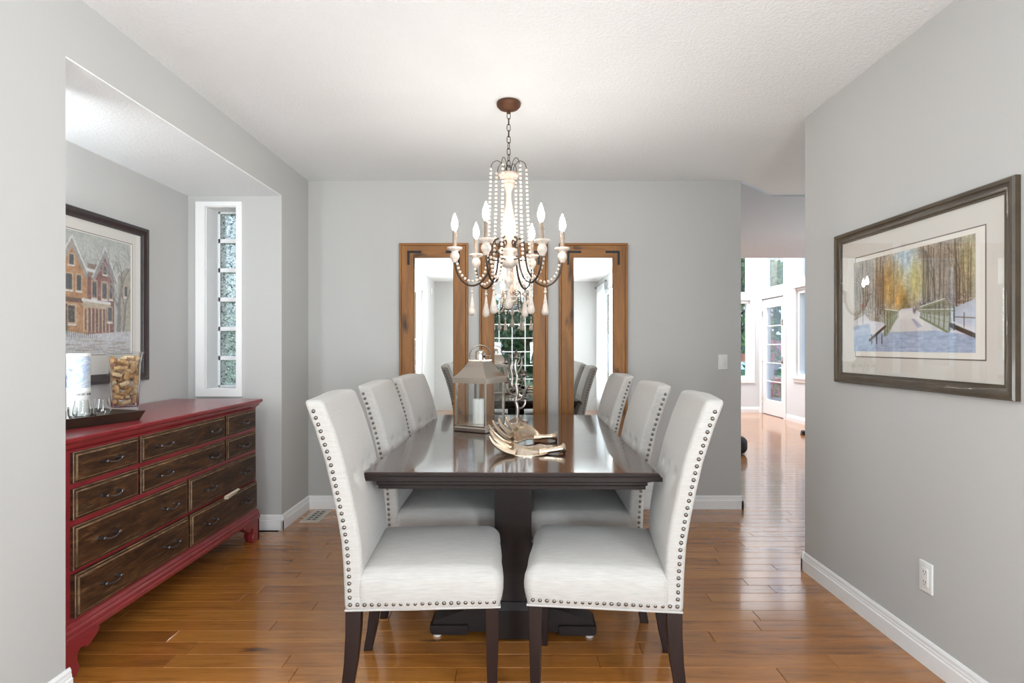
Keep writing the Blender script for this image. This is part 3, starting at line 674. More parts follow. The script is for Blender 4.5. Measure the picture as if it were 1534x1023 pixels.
# ================================================================== CHAIRS
zz = [0.355, 0.483, 0.574, 0.66, 0.749, 0.84, 0.946, 1.028, 1.05]
xr = [0.0, -0.004, -0.010, -0.024, -0.042, -0.063, -0.096, -0.127, -0.137]
def rear(z): return float(np.interp(z, zz, xr))
HW = 0.2425
def chair(label, group):
    t = thing('dining_chair', label, 'chair', (0, 0, 0), 0, group)
    tufts = [(-0.12, 0.79), (0.0, 0.79), (0.12, 0.79), (-0.06, 0.90), (0.06, 0.90)]
    tufts = [(0.0, 0.765), (-0.13, 0.765), (0.13, 0.765)]
    def bf(p):
        x, y, z = p; lx = x
        if x > 0.005:
            d = 0
            for ty, tz in tufts: d += 0.026 * math.exp(-((y - ty) ** 2 + (z - tz) ** 2) / (2 * 0.015 ** 2)) + 0.008 * math.exp(-((y - ty) ** 2 + (z - tz) ** 2) / (2 * 0.05 ** 2))
            crown = 0.012 * max(0, 1 - (y / HW) ** 2) * max(0, math.sin(PI * min(1, max(0, (z - 0.40) / 0.62))))
            x = x + crown - d
        top = max(0, (z - 0.95) / 0.09)
        z2 = z - 0.010 * top * (1 - abs(y) / HW) * 0 + 0.004 * math.sin(y * 11 + 1) * top
        yy = y * (1 + 0.012 * math.sin(PI * (z - 0.36) / 0.68)) - (0.006 * (y / HW) * (top ** 2))
        return (-0.255 + 0.030 + rear(z) + x, yy, z2)
    b = MB(); b.rbox((0, 0, 0.698), (0.062, 2 * HW, 0.686), 0.016, (1, 48, 60), 3, bf); b.build('backrest', 'linen', t, angle=70)
    def sf(p):
        x, y, z = p
        if z < 0.392:
            q = min(1.0, (0.390 - z) / 0.036) if z < 0.390 else 0.0; ins = 0.036 * (1 - math.sqrt(max(0.0, 1 - q * q))) * 0.85
            if abs(y) > HW - 0.0365: y += math.copysign(min(ins, HW - abs(y)), y)
            if abs(x) > 0.234 - 0.0365: x += math.copysign(min(ins, 0.234 - abs(x)), x)
        top = max(0.0, (z - 0.42) / 0.065)
        z = z + 0.020 * top * max(0, 1 - (x / 0.25) ** 4) * max(0, 1 - (y / HW) ** 4) 
        bulge = 0.010 * math.sin(PI * min(1, max(0, (z - 0.355) / 0.13)))
        y = y * (1 + bulge / HW) + (0.002 * math.sin(x * 23) if abs(y) > 0.2 else 0)
        x = x + (bulge * 1.2 if x > 0.15 else 0) + 0.0015 * math.sin(y * 31)
        z = z + (0.0025 * math.sin(x * 9 + y * 7) if z < 0.37 else 0)
        return (x + 0.014, y, z)
    b = MB(); b.rbox((0, 0, 0.4175), (0.468, 2 * HW, 0.127), 0.036, (10, 10, 3), 4, sf)
    b.build('seat', 'linen', t, angle=70)
    # piped welt at the foot of the upholstery
    b = MB(); z = 0.357; e = 0.2400
    b.tube([(-0.252, -e, z), (0.247, -e, z), (0.247, e, z), (-0.252, e, z)], 0.0038, 6, closed=True); b.build('welt', 'linen', t)
    # nail heads: up both sides of the back, round the seat rail
    b = MB(); pts = []
    for s in (-1, 1):
        z = 0.400
        while z < 1.02:
            sl = (rear(z + 0.01) - rear(z - 0.01)) / 0.02
            wy = HW * (1 + 0.012 * math.sin(PI * (z - 0.36) / 0.68)) - 0.006 * (max(0, (z - 0.95) / 0.09) ** 2)
            pts.append(((-0.255 + rear(z) + 0.019, s * (wy + 0.0005), z), (0, s, 0))); z += 0.0228 / math.sqrt(1 + sl * sl)
        x = -0.236
        while x < 0.235: pts.append(((x, s * (HW + 0.002 + (0.002 if x > -0.2 else 0)), 0.377), (0, s, 0))); x += 0.0232
    y = -0.222
    while y < 0.23: pts.append(((0.2515, y, 0.377), (1, 0, 0))); y += 0.0232
    for (p, n) in pts:
        p = Vector(p); n = Vector(n); u = Vector((0, 0, 1)); w_ = n.cross(u); vs = []; 
        for r_, d in ((0.0068, 0.0), (0.0055, 0.0032)):
            for k in range(8): a = 2 * PI * k / 8; vs.append(p + (u * math.cos(a) + w_ * math.sin(a)) * r_ + n * d)
        vs.append(p + n * 0.0050)
        fs = [(k, (k + 1) % 8, 8 + (k + 1) % 8, 8 + k) for k in range(8)] + [(8 + k, 8 + (k + 1) % 8, 16) for k in range(8)]
        b.add(vs, fs)
    o = b.build('nailhead_trim', 'nail', t, angle=80); o['label'] = 'row of round pewter nail heads'; o['kind'] = 'stuff'
    for ty, tz in tufts:
        b = MB(); b.ball((-0.255 + 0.061 + rear(tz) + 0.0135 * (1 - (ty / HW) ** 2) - 0.027, ty, tz), 0.011, 10, 6, (0.6, 1, 1)); b.build('button', 'linen', t)
    for s in (-1, 1):
        y = s * 0.213
        b = MB(); b.rings([[(x + a * h, y + c_ * h, z) for a, c_ in ((-1, -1), (1, -1), (1, 1), (-1, 1))] for (x, z, h) in ((0.222, 0.0, 0.0145), (0.222, 0.12, 0.0175), (0.222, 0.356, 0.0225))])
        b.build('leg', 'leg_wood', t, smooth=False, bevel=0.002)
        b = MB(); b.rings([[(x + a * h, y + c_ * 0.85 * h, z) for a, c_ in ((-1, -1), (1, -1), (1, 1), (-1, 1))] for (x, z, h) in ((-0.268, 0.0, 0.0165), (-0.252, 0.08, 0.0185), (-0.238, 0.18, 0.0215), (-0.230, 0.28, 0.024), (-0.229, 0.356, 0.025))])
        b.build('leg', 'leg_wood', t, angle=50, bevel=0.002)
    return t
G = 'linen dining chairs around the table'
proto = chair('linen nailhead dining chair nearest the camera on the left side of the table', G)
bpy.context.view_layer.update(); index_children(proto)
spots = [(-0.312, 2.150, 3.0, None), (-0.322, 2.838, 0.0, 'linen nailhead dining chair in the middle of the left row, between two others'),
         (-0.286, 3.452, -7.0, 'linen nailhead dining chair farthest from the camera on the left, by the left mirror'),
         (0.310, 2.150, 173.5, 'linen nailhead dining chair nearest the camera on the right side of the table'),
         (0.300, 2.80, 179.0, 'linen nailhead dining chair in the middle of the right row, between two others'),
         (0.298, 3.625, 181.0, 'linen nailhead dining chair farthest from the camera on the right, by the right mirror')]
for i, (x, y, a, lb) in enumerate(spots):
    o = proto if i == 0 else copy_tree(proto)
    o.location = (x, y, 0); o.rotation_euler = (0, 0, math.radians(a))
    if lb: o['label'] = lb

# ================================================================== DRESSER
DX = -1.630          # face plane
DB, DE = 2.100, 3.680
D = thing('dresser', 'long red painted dresser with ten worn brown drawers in the wall niche', 'dresser', ((DX - 2.14) / 2, (DB + DE) / 2, 0))
def dp(o): return under(o, D)
BX = -2.150
b = MB(); b.box(BX, DX, DB, DE, 0.19, 0.842); dp(b.build('carcass', 'red', smooth=False, bevel=0.003))
def topring(i, z): return rectring(BX - 0.005, DX + 0.030 - i, DB - 0.030 + i, DE + 0.030 - i, z)
b = MB(); b.rings([topring(0.030, 0.828), topring(0.026, 0.834), topring(0.018, 0.842), topring(0.014, 0.850), topring(0.012, 0.856), topring(0.004, 0.860), topring(0.0, 0.865), topring(0.0, 0.876), topring(0.003, 0.880)])
dp(b.build('top', 'red', angle=25))
b = MB(); R_ = lambda i, z: rectring(BX, DX + i, DB - i, DE + i, z)
b.rings([R_(0.018, 0.135), R_(0.020, 0.150), R_(0.016, 0.156), R_(0.016, 0.170), R_(0.010, 0.178), R_(0.010, 0.185), R_(0.002, 0.197)]); dp(b.build('base_moulding', 'red', angle=25))
# ogee bracket feet: front faces along y, side faces along x
pf = [(0.0, 0.0), (0.075, 0.0), (0.088, 0.012), (0.090, 0.03), (0.080, 0.055), (0.082, 0.08), (0.098, 0.094), (0.112, 0.092), (0.125, 0.078), (0.150, 0.085), (0.185, 0.105), (0.195, 0.118), (0.195, 0.136), (0.0, 0.136)]
for (y, s) in ((DB - 0.016, 1), (DE + 0.016, -1)):
    b = MB()
    off = [(0.026, 0.0), (0.026, 0.022), (0.010, 0.06), (0.016, 0.10), (0.020, 0.136)]
    b.prism([(y + s * a, z) for a, z in pf], DX - 0.02, DX + 0.016, 'x')
    b.prism([(DX + 0.016 - a, z) for a, z in pf], y, y + s * 0.025, 'y')
    f_ = dp(b.build('bracket_foot', 'red', smooth=False, bevel=0.005))
    b = MB(); b.rings([[(x0, yy0, z) for x0, yy0 in ((BX, y + s * 0.0), (BX + 0.06, y), (BX + 0.06, y + s * 0.05), (BX, y + s * 0.05))] for z in (0.0, 0.136)])
    dp(b.build('rear_foot', 'red', smooth=False))
def drawer(y0, y1, z0, z1, handles, proud=0.0):
    def rr(i, d): return [(DX + d, y0 + i, z0 + i), (DX + d, y1 - i, z0 + i), (DX + d, y1 - i, z1 - i), (DX + d, y0 + i, z1 - i)]
    b = MB(); b.rings([rr(0, -0.01), rr(0, 0.010 + proud), rr(0.0025, 0.0125 + proud), rr(0.009, 0.0135 + proud), rr(0.0105, 0.0175 + proud), rr(0.014, 0.0185 + proud)], mis=[0, 1, 0, 1, 1])
    d = dp(b.build('drawer', ['drawer', 'worn'], smooth=False))
    X = DX + 0.0185 + proud
    for (hy, hz) in handles:
        b = MB(); h = 0.043
        for s in (-1, 1):
            b.lathe([(0.0, 0)], (0, 0, 0), 3) if False else None
            b.tube([(X, hy + s * h, hz), (X + 0.016, hy + s * h, hz), (X + 0.022, hy + s * h, hz - 0.001)], [0.008, 0.0045, 0.0075], 8)
            b.ball((X + 0.0225, hy + s * h, hz - 0.001), 0.0075, 8, 6)
        b.tube(smoothpath([(X + 0.022, hy - h, hz - 0.001), (X + 0.026, hy - h * 0.5, hz - 0.008), (X + 0.028, hy, hz - 0.0095), (X + 0.026, hy + h * 0.5, hz - 0.008), (X + 0.022, hy + h, hz - 0.001)], 4), 0.0038, 6)
        hd = b.build('handle', 'iron'); hd.parent = d; hd.matrix_parent_inverse = d.matrix_parent_inverse.copy()
        hd.matrix_parent_inverse = Matrix.Translation(-Vector(D.location)) @ Matrix.Identity(4)
    return d
# handles hang below their drawer, whose own frame is the dresser frame
def fix_handles():
    for d in D.children:
        for h in d.children: h.matrix_parent_inverse = Matrix.Identity(4)
rows = [(0.708, 0.822), (0.573, 0.687)]
for (z0, z1) in rows:
    zc = (z0 + z1) / 2
    drawer(2.148, 2.514, z0, z1, [(2.33, zc)])
    drawer(2.534, 3.262, z0, z1, [(2.68, zc), (3.115, zc)])
    drawer(3.284, 3.648, z0, z1, [(3.466, zc)])
for (z0, z1, pr) in ((0.389, 0.550, 0.0), (0.215, 0.374, 0.007)):
    zc = (z0 + z1) / 2
    for (y0, y1) in ((2.148, 2.888), (2.910, 3.650)): drawer(y0, y1, z0, z1, [(y0 + 0.165, zc), (y1 - 0.165, zc)], pr)
fix_handles()
b = MB(); X = DX + 0.0275; Z = 0.378
b.add([(X, 3.23, Z + 0.010), (X + 0.014, 3.25, Z + 0.008), (X + 0.016, 3.38, Z + 0.012), (X, 3.385, Z + 0.016), (X, 3.22, Z - 0.006), (X + 0.004, 3.26, Z - 0.016), (X + 0.006, 3.36, Z - 0.004), (X, 3.38, Z + 0.002)],
      [(0, 1, 2, 3), (4, 7, 6, 5), (0, 4, 5, 1), (1, 5, 6, 2), (2, 6, 7, 3), (3, 7, 4, 0)])
tag(b.build('paper_scrap', 'tag', smooth=False, bevel=0.001), 'small ivory scrap caught at the top of the lower right drawer of the dresser', 'paper')

# ================================================================== THINGS ON THE DRESSER
TOPZ = 0.8802
tray = thing('serving_tray', 'dark wooden tray with raised sloping sides at the near end of the red dresser', 'tray', (-1.885, 2.475, TOPZ), math.radians(-17))
w2, l2 = 0.135, 0.215; hh = 0.042; fl = 0.014
b = MB(); b.rings([rectring(-w2, w2, -l2, l2, 0), rectring(-w2, w2, -l2, l2, 0.008)]); b.build('tray_base', 'tray', tray, smooth=False)
for (p0, p1, n_) in (((-w2, -l2), (w2, -l2), (0, -1)), ((w2, -l2), (w2, l2), (1, 0)), ((w2, l2), (-w2, l2), (0, 1)), ((-w2, l2), (-w2, -l2), (-1, 0))):
    P0 = Vector((*p0, 0)); P1 = Vector((*p1, 0)); n_ = Vector((*n_, 0)); d = (P1 - P0).normalized(); rr = []
    prof = [(-0.010, 0.0), (0.0, 0.0), (fl + 0.003, hh), (fl - 0.008, hh)]
    for P, sg in ((P0, -1), (P1, 1)): rr.append([tuple(P + n_ * a + d * sg * a + Vector((0, 0, z))) for a, z in prof])
    b = MB(); b.rings(rr); b.build('tray_side', 'tray', tray, smooth=False)
def in_tray(x, y): return tray.matrix_world @ Vector((x, y, 0))
bpy.context.view_layer.update()
TZ = TOPZ + 0.0085
# white bottle canister
cx, cy = -1.925, 2.585
t = thing('bottle_canister', 'tall white cylindrical bottle canister with pale blue swirls and a line of small lettering', 'canister', (cx, cy, TZ))
m = N('canister_print'); v = m.coords(); wv = m.noise(v, 9, 3, 0.5, 1.5)
sp = m.n('SeparateXYZ'); m.l(v, sp.inputs[0])
zr = m.ramp(sp.outputs['Z'], [(0.128, (0, 0, 0)), (0.132, (1, 1, 1))])
blu = m.ramp(wv, [(0.42, (0.50, 0.54, 0.58)), (0.5, (0.30, 0.38, 0.54)), (0.56, (0.56, 0.60, 0.64)), (0.63, (0.12, 0.17, 0.36))])
m.bsdf(m.mix(zr, (0.62, 0.62, 0.60), blu), 0.3); M['canister'] = m.m
b = MB(); b.lathe([(0.042, 0), (0.0435, 0.004), (0.0435, 0.284), (0.042, 0.288), (0.0, 0.288)], n=32); b.build('body', 'canister', t)
b = MB(); b.lathe([(0.0442, 0.124), (0.0442, 0.140)], n=32); b.build('band', 'plastic', t)
b = MB(); b.lathe([(0.0446, 0.279), (0.0446, 0.289), (0.04, 0.291), (0, 0.291)], n=32); b.build('lid', 'plastic', t)
# tiny spaced capitals, too small in the photo to read: a row of short strokes
b = MB()
for k in range(14):
    a = math.radians(-62 + k * 6.5); 
    if k == 7: continue
    ca, sa = math.cos(a), math.sin(a); r0, r1 = 0.0435, 0.0441
    da = 0.028 if k % 3 else 0.018
    vs = []
    for r_ in (r0, r1):
        for (q, z) in ((-da, 0.108), (da, 0.108), (da, 0.117), (-da, 0.117)): vs.append((r_ * math.cos(a + q), r_ * math.sin(a + q), z))
    b.add(vs, [(0, 1, 2, 3), (4, 7, 6, 5), (0, 4, 5, 1), (1, 5, 6, 2), (2, 6, 7, 3), (3, 7, 4, 0)])
b.build('lettering', 'slot', t, smooth=False)
# glasses
def tumbler(x, y, label, h=0.095, r=0.034, group=None):
    t = thing('tasting_glass', label, 'glass', (x, y, TZ), 0, group)
    prof = [(0.0, 0.0), (r * 0.62, 0.0), (r * 0.66, 0.003), (r * 0.5, 0.007), (r * 0.72, 0.014), (r * 0.98, 0.034), (r, 0.045), (r * 0.86, 0.07), (r * 0.74, h), (r * 0.70, h), (r * 0.82, 0.07), (r * 0.955, 0.045), (r * 0.93, 0.035), (r * 0.66, 0.018), (0, 0.013)]
    b = MB(); b.lathe(prof, n=24); b.build('bowl', 'clear', t, angle=60); return t
def shot(x, y, label):
    t = thing('cordial_glass', label, 'glass', (x, y, TZ), 0)
    b = MB(); b.lathe([(0, 0.022), (0.009, 0.024), (0.016, 0.04), (0.0175, 0.075), (0.0165, 0.075), (0.015, 0.04), (0.007, 0.027), (0, 0.026)], n=18); b.build('bowl', 'clear', t, angle=60)
    b = MB(); b.lathe([(0, 0), (0.016, 0.0), (0.018, 0.004), (0.012, 0.012), (0.010, 0.018), (0.013, 0.022), (0, 0.0225)], n=18); b.build('base', 'blue_glass', t, angle=60, label='blue glass base')
tumbler(-1.800, 2.555, 'round bellied tasting glass on the tray, the right one of two')
tumbler(-1.825, 2.470, 'round bellied tasting glass on the tray, the left one of two')
shot(-1.812, 2.400, 'small blue based cordial glass beside the left tasting glass')
shot(-1.825, 2.345, 'small blue based cordial glass between its two fellows on the tray')
shot(-1.850, 2.300, 'small blue based cordial glass at the near end of the tray')
# square vase of corks
vx, vy = -1.985, 2.985; va = math.radians(30)
t = thing('glass_vase', 'square tapering clear glass vase filled with wine corks on the red dresser', 'vase', (vx, vy, TOPZ), va)
def sq(h, z, r=0.18, n=4):
    out = []
    for (sx_, sy_, a0) in ((1, 1, 0), (-1, 1, PI / 2), (-1, -1, PI), (1, -1, 1.5 * PI)):
        for i in range(n + 1):
            a = a0 + PI / 2 * i / n; out.append((sx_ * h * (1 - r) + r * h * math.cos(a), sy_ * h * (1 - r) + r * h * math.sin(a), z))
    return out
b = MB()
b.rings([sq(0.055, 0), sq(0.057, 0.004), sq(0.061, 0.10), sq(0.068, 0.24), sq(0.074, 0.285), sq(0.083, 0.303), sq(0.080, 0.303), sq(0.0705, 0.284), sq(0.0645, 0.24), sq(0.0575, 0.10), sq(0.053, 0.03), sq(0.050, 0.026)])
b.build('vase_body', 'clear', t, angle=50)
Rv = Matrix.Rotation(va, 4, 'Z'); ck = {}
def cork_mesh(kind):
    b = MB(); b.lathe([(0.0095, -0.0205), (0.0112, -0.019), (0.0112, 0.019), (0.0095, 0.0205)], n=12)
    b.mi = [0] * len(b.mi)
    if kind == 2: b.mi[-2] = 1
    return b.mesh('wine_cork', ['cork' if kind != 1 else 'cork_pale', 'cork_end'])
cms = [cork_mesh(k) for k in range(3)]
RC = random.Random(21); nc = 0
placed = []
def segd(p1, q1, p2, q2):
    best = 9
    for i in range(4):
        a = p1.lerp(q1, i / 3)
        for j in range(4):
            d = (a - p2.lerp(q2, j / 3)).length
            if d < best: best = d
    return best
def try_cork(c, d):
    p, q = c - d * 0.0125, c + d * 0.0125
    for e in (c - d * 0.0205, c + d * 0.0205):
        H = np.interp(e.z, [0.03, 0.10, 0.24, 0.285], [0.053, 0.0575, 0.0645, 0.0705]) - 0.0095
        if abs(e.x) > H or abs(e.y) > H or e.z < 0.037 or e.z > 0.278: return False
    for (a, b_) in placed:
        if (a - p).length < 0.07 and segd(p, q, a, b_) < 0.0212: return False
    placed.append((p, q)); return True
CORKS = []
for lay in range(11):
    zc = 0.042 + lay * 0.0225
    for k in range(260):
        H = float(np.interp(zc, [0.03, 0.10, 0.24, 0.285], [0.053, 0.0575, 0.0645, 0.0705])) - 0.0118
        side = RC.randrange(5)
        if side == 0: c = Vector((H, RC.uniform(-H, H), 0))
        elif side == 1: c = Vector((-H, RC.uniform(-H, H), 0))
        elif side == 2: c = Vector((RC.uniform(-H, H), -H, 0))
        elif side == 3: c = Vector((RC.uniform(-H, H), H, 0))
        else: c = Vector((RC.uniform(-H, H), RC.uniform(-H, H), 0))
        c.z = zc + RC.uniform(-0.012, 0.012)
        if RC.random() < 0.75: a = RC.choice([0, PI / 2]) if side < 4 and RC.random() < 0.6 else RC.uniform(0, PI); d = Vector((math.cos(a), math.sin(a), RC.uniform(-0.6, 0.6))).normalized()
        else: d = Vector((RC.uniform(-.3, .3), RC.uniform(-.3, .3), 1)).normalized()
        if try_cork(c, d): CORKS.append((c, d))
for (c, d) in CORKS:
    o = bpy.data.objects.new('wine_cork', cms[RC.choice([0, 0, 1, 1, 2])]); COL.objects.link(o)
    o.matrix_world = Matrix.Translation(Vector((vx, vy, TOPZ))) @ Rv @ Matrix.Translation(c) @ d.to_track_quat('Z', 'Y').to_matrix().to_4x4()
    tag(o, 'used wine cork lying inside the clear glass vase on the dresser', 'cork', 'wine corks in the glass vase')

# ================================================================== MIRRORS
def mirror(xc, label):
    W, Z0, Z1 = 0.509, 0.38, 1.976; y = YB
    t = thing('mirror', label, 'mirror', (xc, y, Z0), 0, 'rustic pine mirrors on the back wall'); H = Z1 - Z0; h = W / 2; bw = 0.108; sk = 0.017; d0 = -0.036
    def box(nm, x0, x1, y0, y1, z0, z1, mt, bev=0.002):
        b = MB(); b.box(x0, x1, y0, y1, z0, z1); return b.build(nm, mt, t, smooth=False, bevel=bev)
    for s in (-1, 1):
        xa, xb = sorted((s * h, s * (h - sk))); box('side_edge', xa, xb, d0 + 0.002, -0.001, 0, H, 'pine_v')
        xa, xb = sorted((s * (h - sk - 0.002), s * (h - bw + 0.003))); box('side_board', xa, xb, d0, -0.001, 0.0, H - sk - 0.002, 'pine_v')
        xa, xb = sorted((s * (h - bw + 0.003), s * (h - bw - 0.003))); box('inner_bead', xa, xb, d0 + 0.010, -0.004, bw - 0.002, H - bw - 0.004 + 0.006, 'pine_v', 0.001)
    box('top_edge', -h + sk, h - sk, d0 + 0.002, -0.001, H - sk, H, 'pine_h')
    box('top_board', -h + bw - 0.004, h - bw + 0.004, d0, -0.001, H - bw - 0.004 + 0.006, H - sk - 0.002, 'pine_h')
    box('bottom_board', -h + bw - 0.004, h - bw + 0.004, d0, -0.001, 0.0, bw - 0.002, 'pine_h')
    b = MB(); b.box(-h + bw + 0.003, h - bw - 0.003, -0.016, -0.012, bw, H - bw + 0.002); b.build('mirror_glass', 'mirror', t, smooth=False)
    for sx_ in (-1, 1):
        for zt in (1, 0):
            zc = H - 0.058 if zt else 0.058; sz = -1 if zt else 1; xo = sx_ * (h - 0.060)
            b = MB(); L = 0.104; tk = 0.017
            p = [(0, 0), (-sx_ * L, 0), (-sx_ * L, sz * tk), (-sx_ * tk, sz * tk), (-sx_ * tk, sz * L), (0, sz * L)]
            b.prism([(xo + a, zc + c_) for a, c_ in p], d0 - 0.004, d0 + 0.001, 'y')
            for (u, v_) in ((0.03, 0.0085), (0.085, 0.0085), (0.0085, 0.05), (0.0085, 0.088)): b.ball((xo - sx_ * u, d0 - 0.004, zc + sz * v_), 0.004, 8, 4, (1, 0.5, 1))
            b.build('corner_bracket', 'black_bracket', t, smooth=False)
    return t
mirror((649.5 - 773) / 202.5, 'rustic pine framed mirror on the left, behind the glass lantern')
mirror((769.5 - 773) / 202.5, 'rustic pine framed mirror in the centre, behind the chandelier')
mirror((889 - 773) / 202.5, 'rustic pine framed mirror on the right, nearest the passage')

# ================================================================== small wall things
def plate(name, label, cat, loc, rz, w_, h_, kind):
    t = thing(name, label, cat, loc, rz)
    b = MB(); b.rbox((0, -0.004, 0), (w_, 0.008, h_), 0.003, (2, 1, 2), 2); b.build('cover_plate', 'plastic', t)
    if kind == 'switch':
        for sx_ in (-1, 1) if w_ > 0.1 else (0,):
            b = MB(); b.rbox((sx_ * 0.023, -0.009, 0), (0.033, 0.006, 0.066), 0.002, (1, 1, 1), 2); b.build('rocker', 'plastic', t)
    else:
        b = MB(); b.rbox((0, -0.009, 0), (0.034, 0.004, 0.068), 0.002, (1, 1, 1), 2); ins = b.build('socket_face', 'plastic', t)
        for sz in (-1, 1):
            b = MB()
            for sx_ in (-0.007, 0.005): b.box(sx_, sx_ + 0.002, -0.0118, -0.0108, sz * 0.019 - 0.002, sz * 0.019 + 0.006)
            b.ball((0, -0.0108, sz * 0.019 - 0.008), 0.0022, 8, 4); b.build('socket_slots', 'slot', ins, smooth=False)
    return t
plate('light_switch', 'white light switch on the back wall beside the passage', 'switch', ((1082.7 - 773) / 200.8, YB, 1.095), 0, 0.068, 0.112, 'switch')
plate('wall_outlet', 'white power outlet low on the right wall under the bridge picture', 'outlet', (XR, 2.232, 0.334), -PI / 2, 0.070, 0.116, 'outlet')
t = thing('wall_vent', 'white slatted return air vent low on the back wall behind the right chairs', 'vent', (0.90, YB, 0.005))
b = MB(); 
for q in ((-0.15, -0.135, 0, 0.215), (0.125, 0.14, 0, 0.215), (-0.135, 0.125, 0, 0.014), (-0.135, 0.125, 0.201, 0.215)): b.box(q[0], q[1], -0.022, -0.0155, q[2], q[3])
b.box(-0.14, 0.13, -0.0158, -0.0152, 0.004, 0.211); b.build('vent_frame', 'plastic', t, smooth=False)
for k in range(13):
    b = MB(); z = 0.02 + k * 0.0142; b.add([(-0.133, -0.021, z), (0.123, -0.021, z), (0.123, -0.016, z + 0.009), (-0.133, -0.016, z + 0.009), (-0.133, -0.0195, z - 0.001), (0.123, -0.0195, z - 0.001), (0.123, -0.0158, z + 0.008), (-0.133, -0.0158, z + 0.008)],
        [(0, 1, 2, 3), (4, 7, 6, 5), (0, 4, 5, 1), (1, 5, 6, 2), (2, 6, 7, 3), (3, 7, 4, 0)]); b.build('slat', 'plastic', t, smooth=False)
t = thing('floor_register', 'beige metal floor register with scrolled openings near the back left corner', 'floor vent', (-1.425, 4.19, 0))
b = MB(); b.rings([rectring(-0.066, 0.066, -0.148, 0.148, 0.0), rectring(-0.066, 0.066, -0.148, 0.148, 0.002), rectring(-0.060, 0.060, -0.142, 0.142, 0.005)]); b.build('vent_plate', 'vent', t, smooth=False)
for j in range(5):
    for k in range(2):
        b = MB(); yy = -0.094 + j * 0.047; xx = -0.019 + k * 0.038; s = 1 if (j + k) % 2 else -1
        p = [(xx - 0.015, yy - 0.017), (xx + 0.004 * s, yy - 0.008), (xx + 0.015, yy - 0.017), (xx + 0.009, yy + 0.002 * s), (xx + 0.015, yy + 0.017), (xx - 0.004 * s, yy + 0.009), (xx - 0.015, yy + 0.017), (xx - 0.009, yy - 0.002)]
        b.prism(p, 0.0048, 0.0056, 'z'); b.build('vent_opening', 'slot', t, smooth=False)
t = thing('duffel_bag', 'black bag on the passage floor peeking past the end of the back wall', 'bag', (2.475, 6.80, 0))
b = MB(); b.rbox((0, 0, 0.10), (0.26, 0.5, 0.20), 0.075, (2, 3, 1), 4); b.build('bag_body', 'black', t)
b = MB(); b.tube(smoothpath([(-0.04, -0.12, 0.19), (-0.02, -0.06, 0.24), (0, 0.06, 0.245), (0.02, 0.12, 0.19)], 5), 0.010, 8); b.build('bag_handle', 'black', t)
t = thing('slipper', 'black slipper on the rear room floor at the edge of the right wall', 'shoe', (4.05, 8.05, 0), math.radians(80))
b = MB(); b.rbox((0, 0, 0.012), (0.10, 0.27, 0.024), 0.01, (2, 4, 1), 2); b.build('sole', 'black', t)
b = MB(); b.rbox((0, 0.06, 0.035), (0.10, 0.14, 0.045), 0.02, (2, 3, 1), 3); b.build('upper', 'black', t)
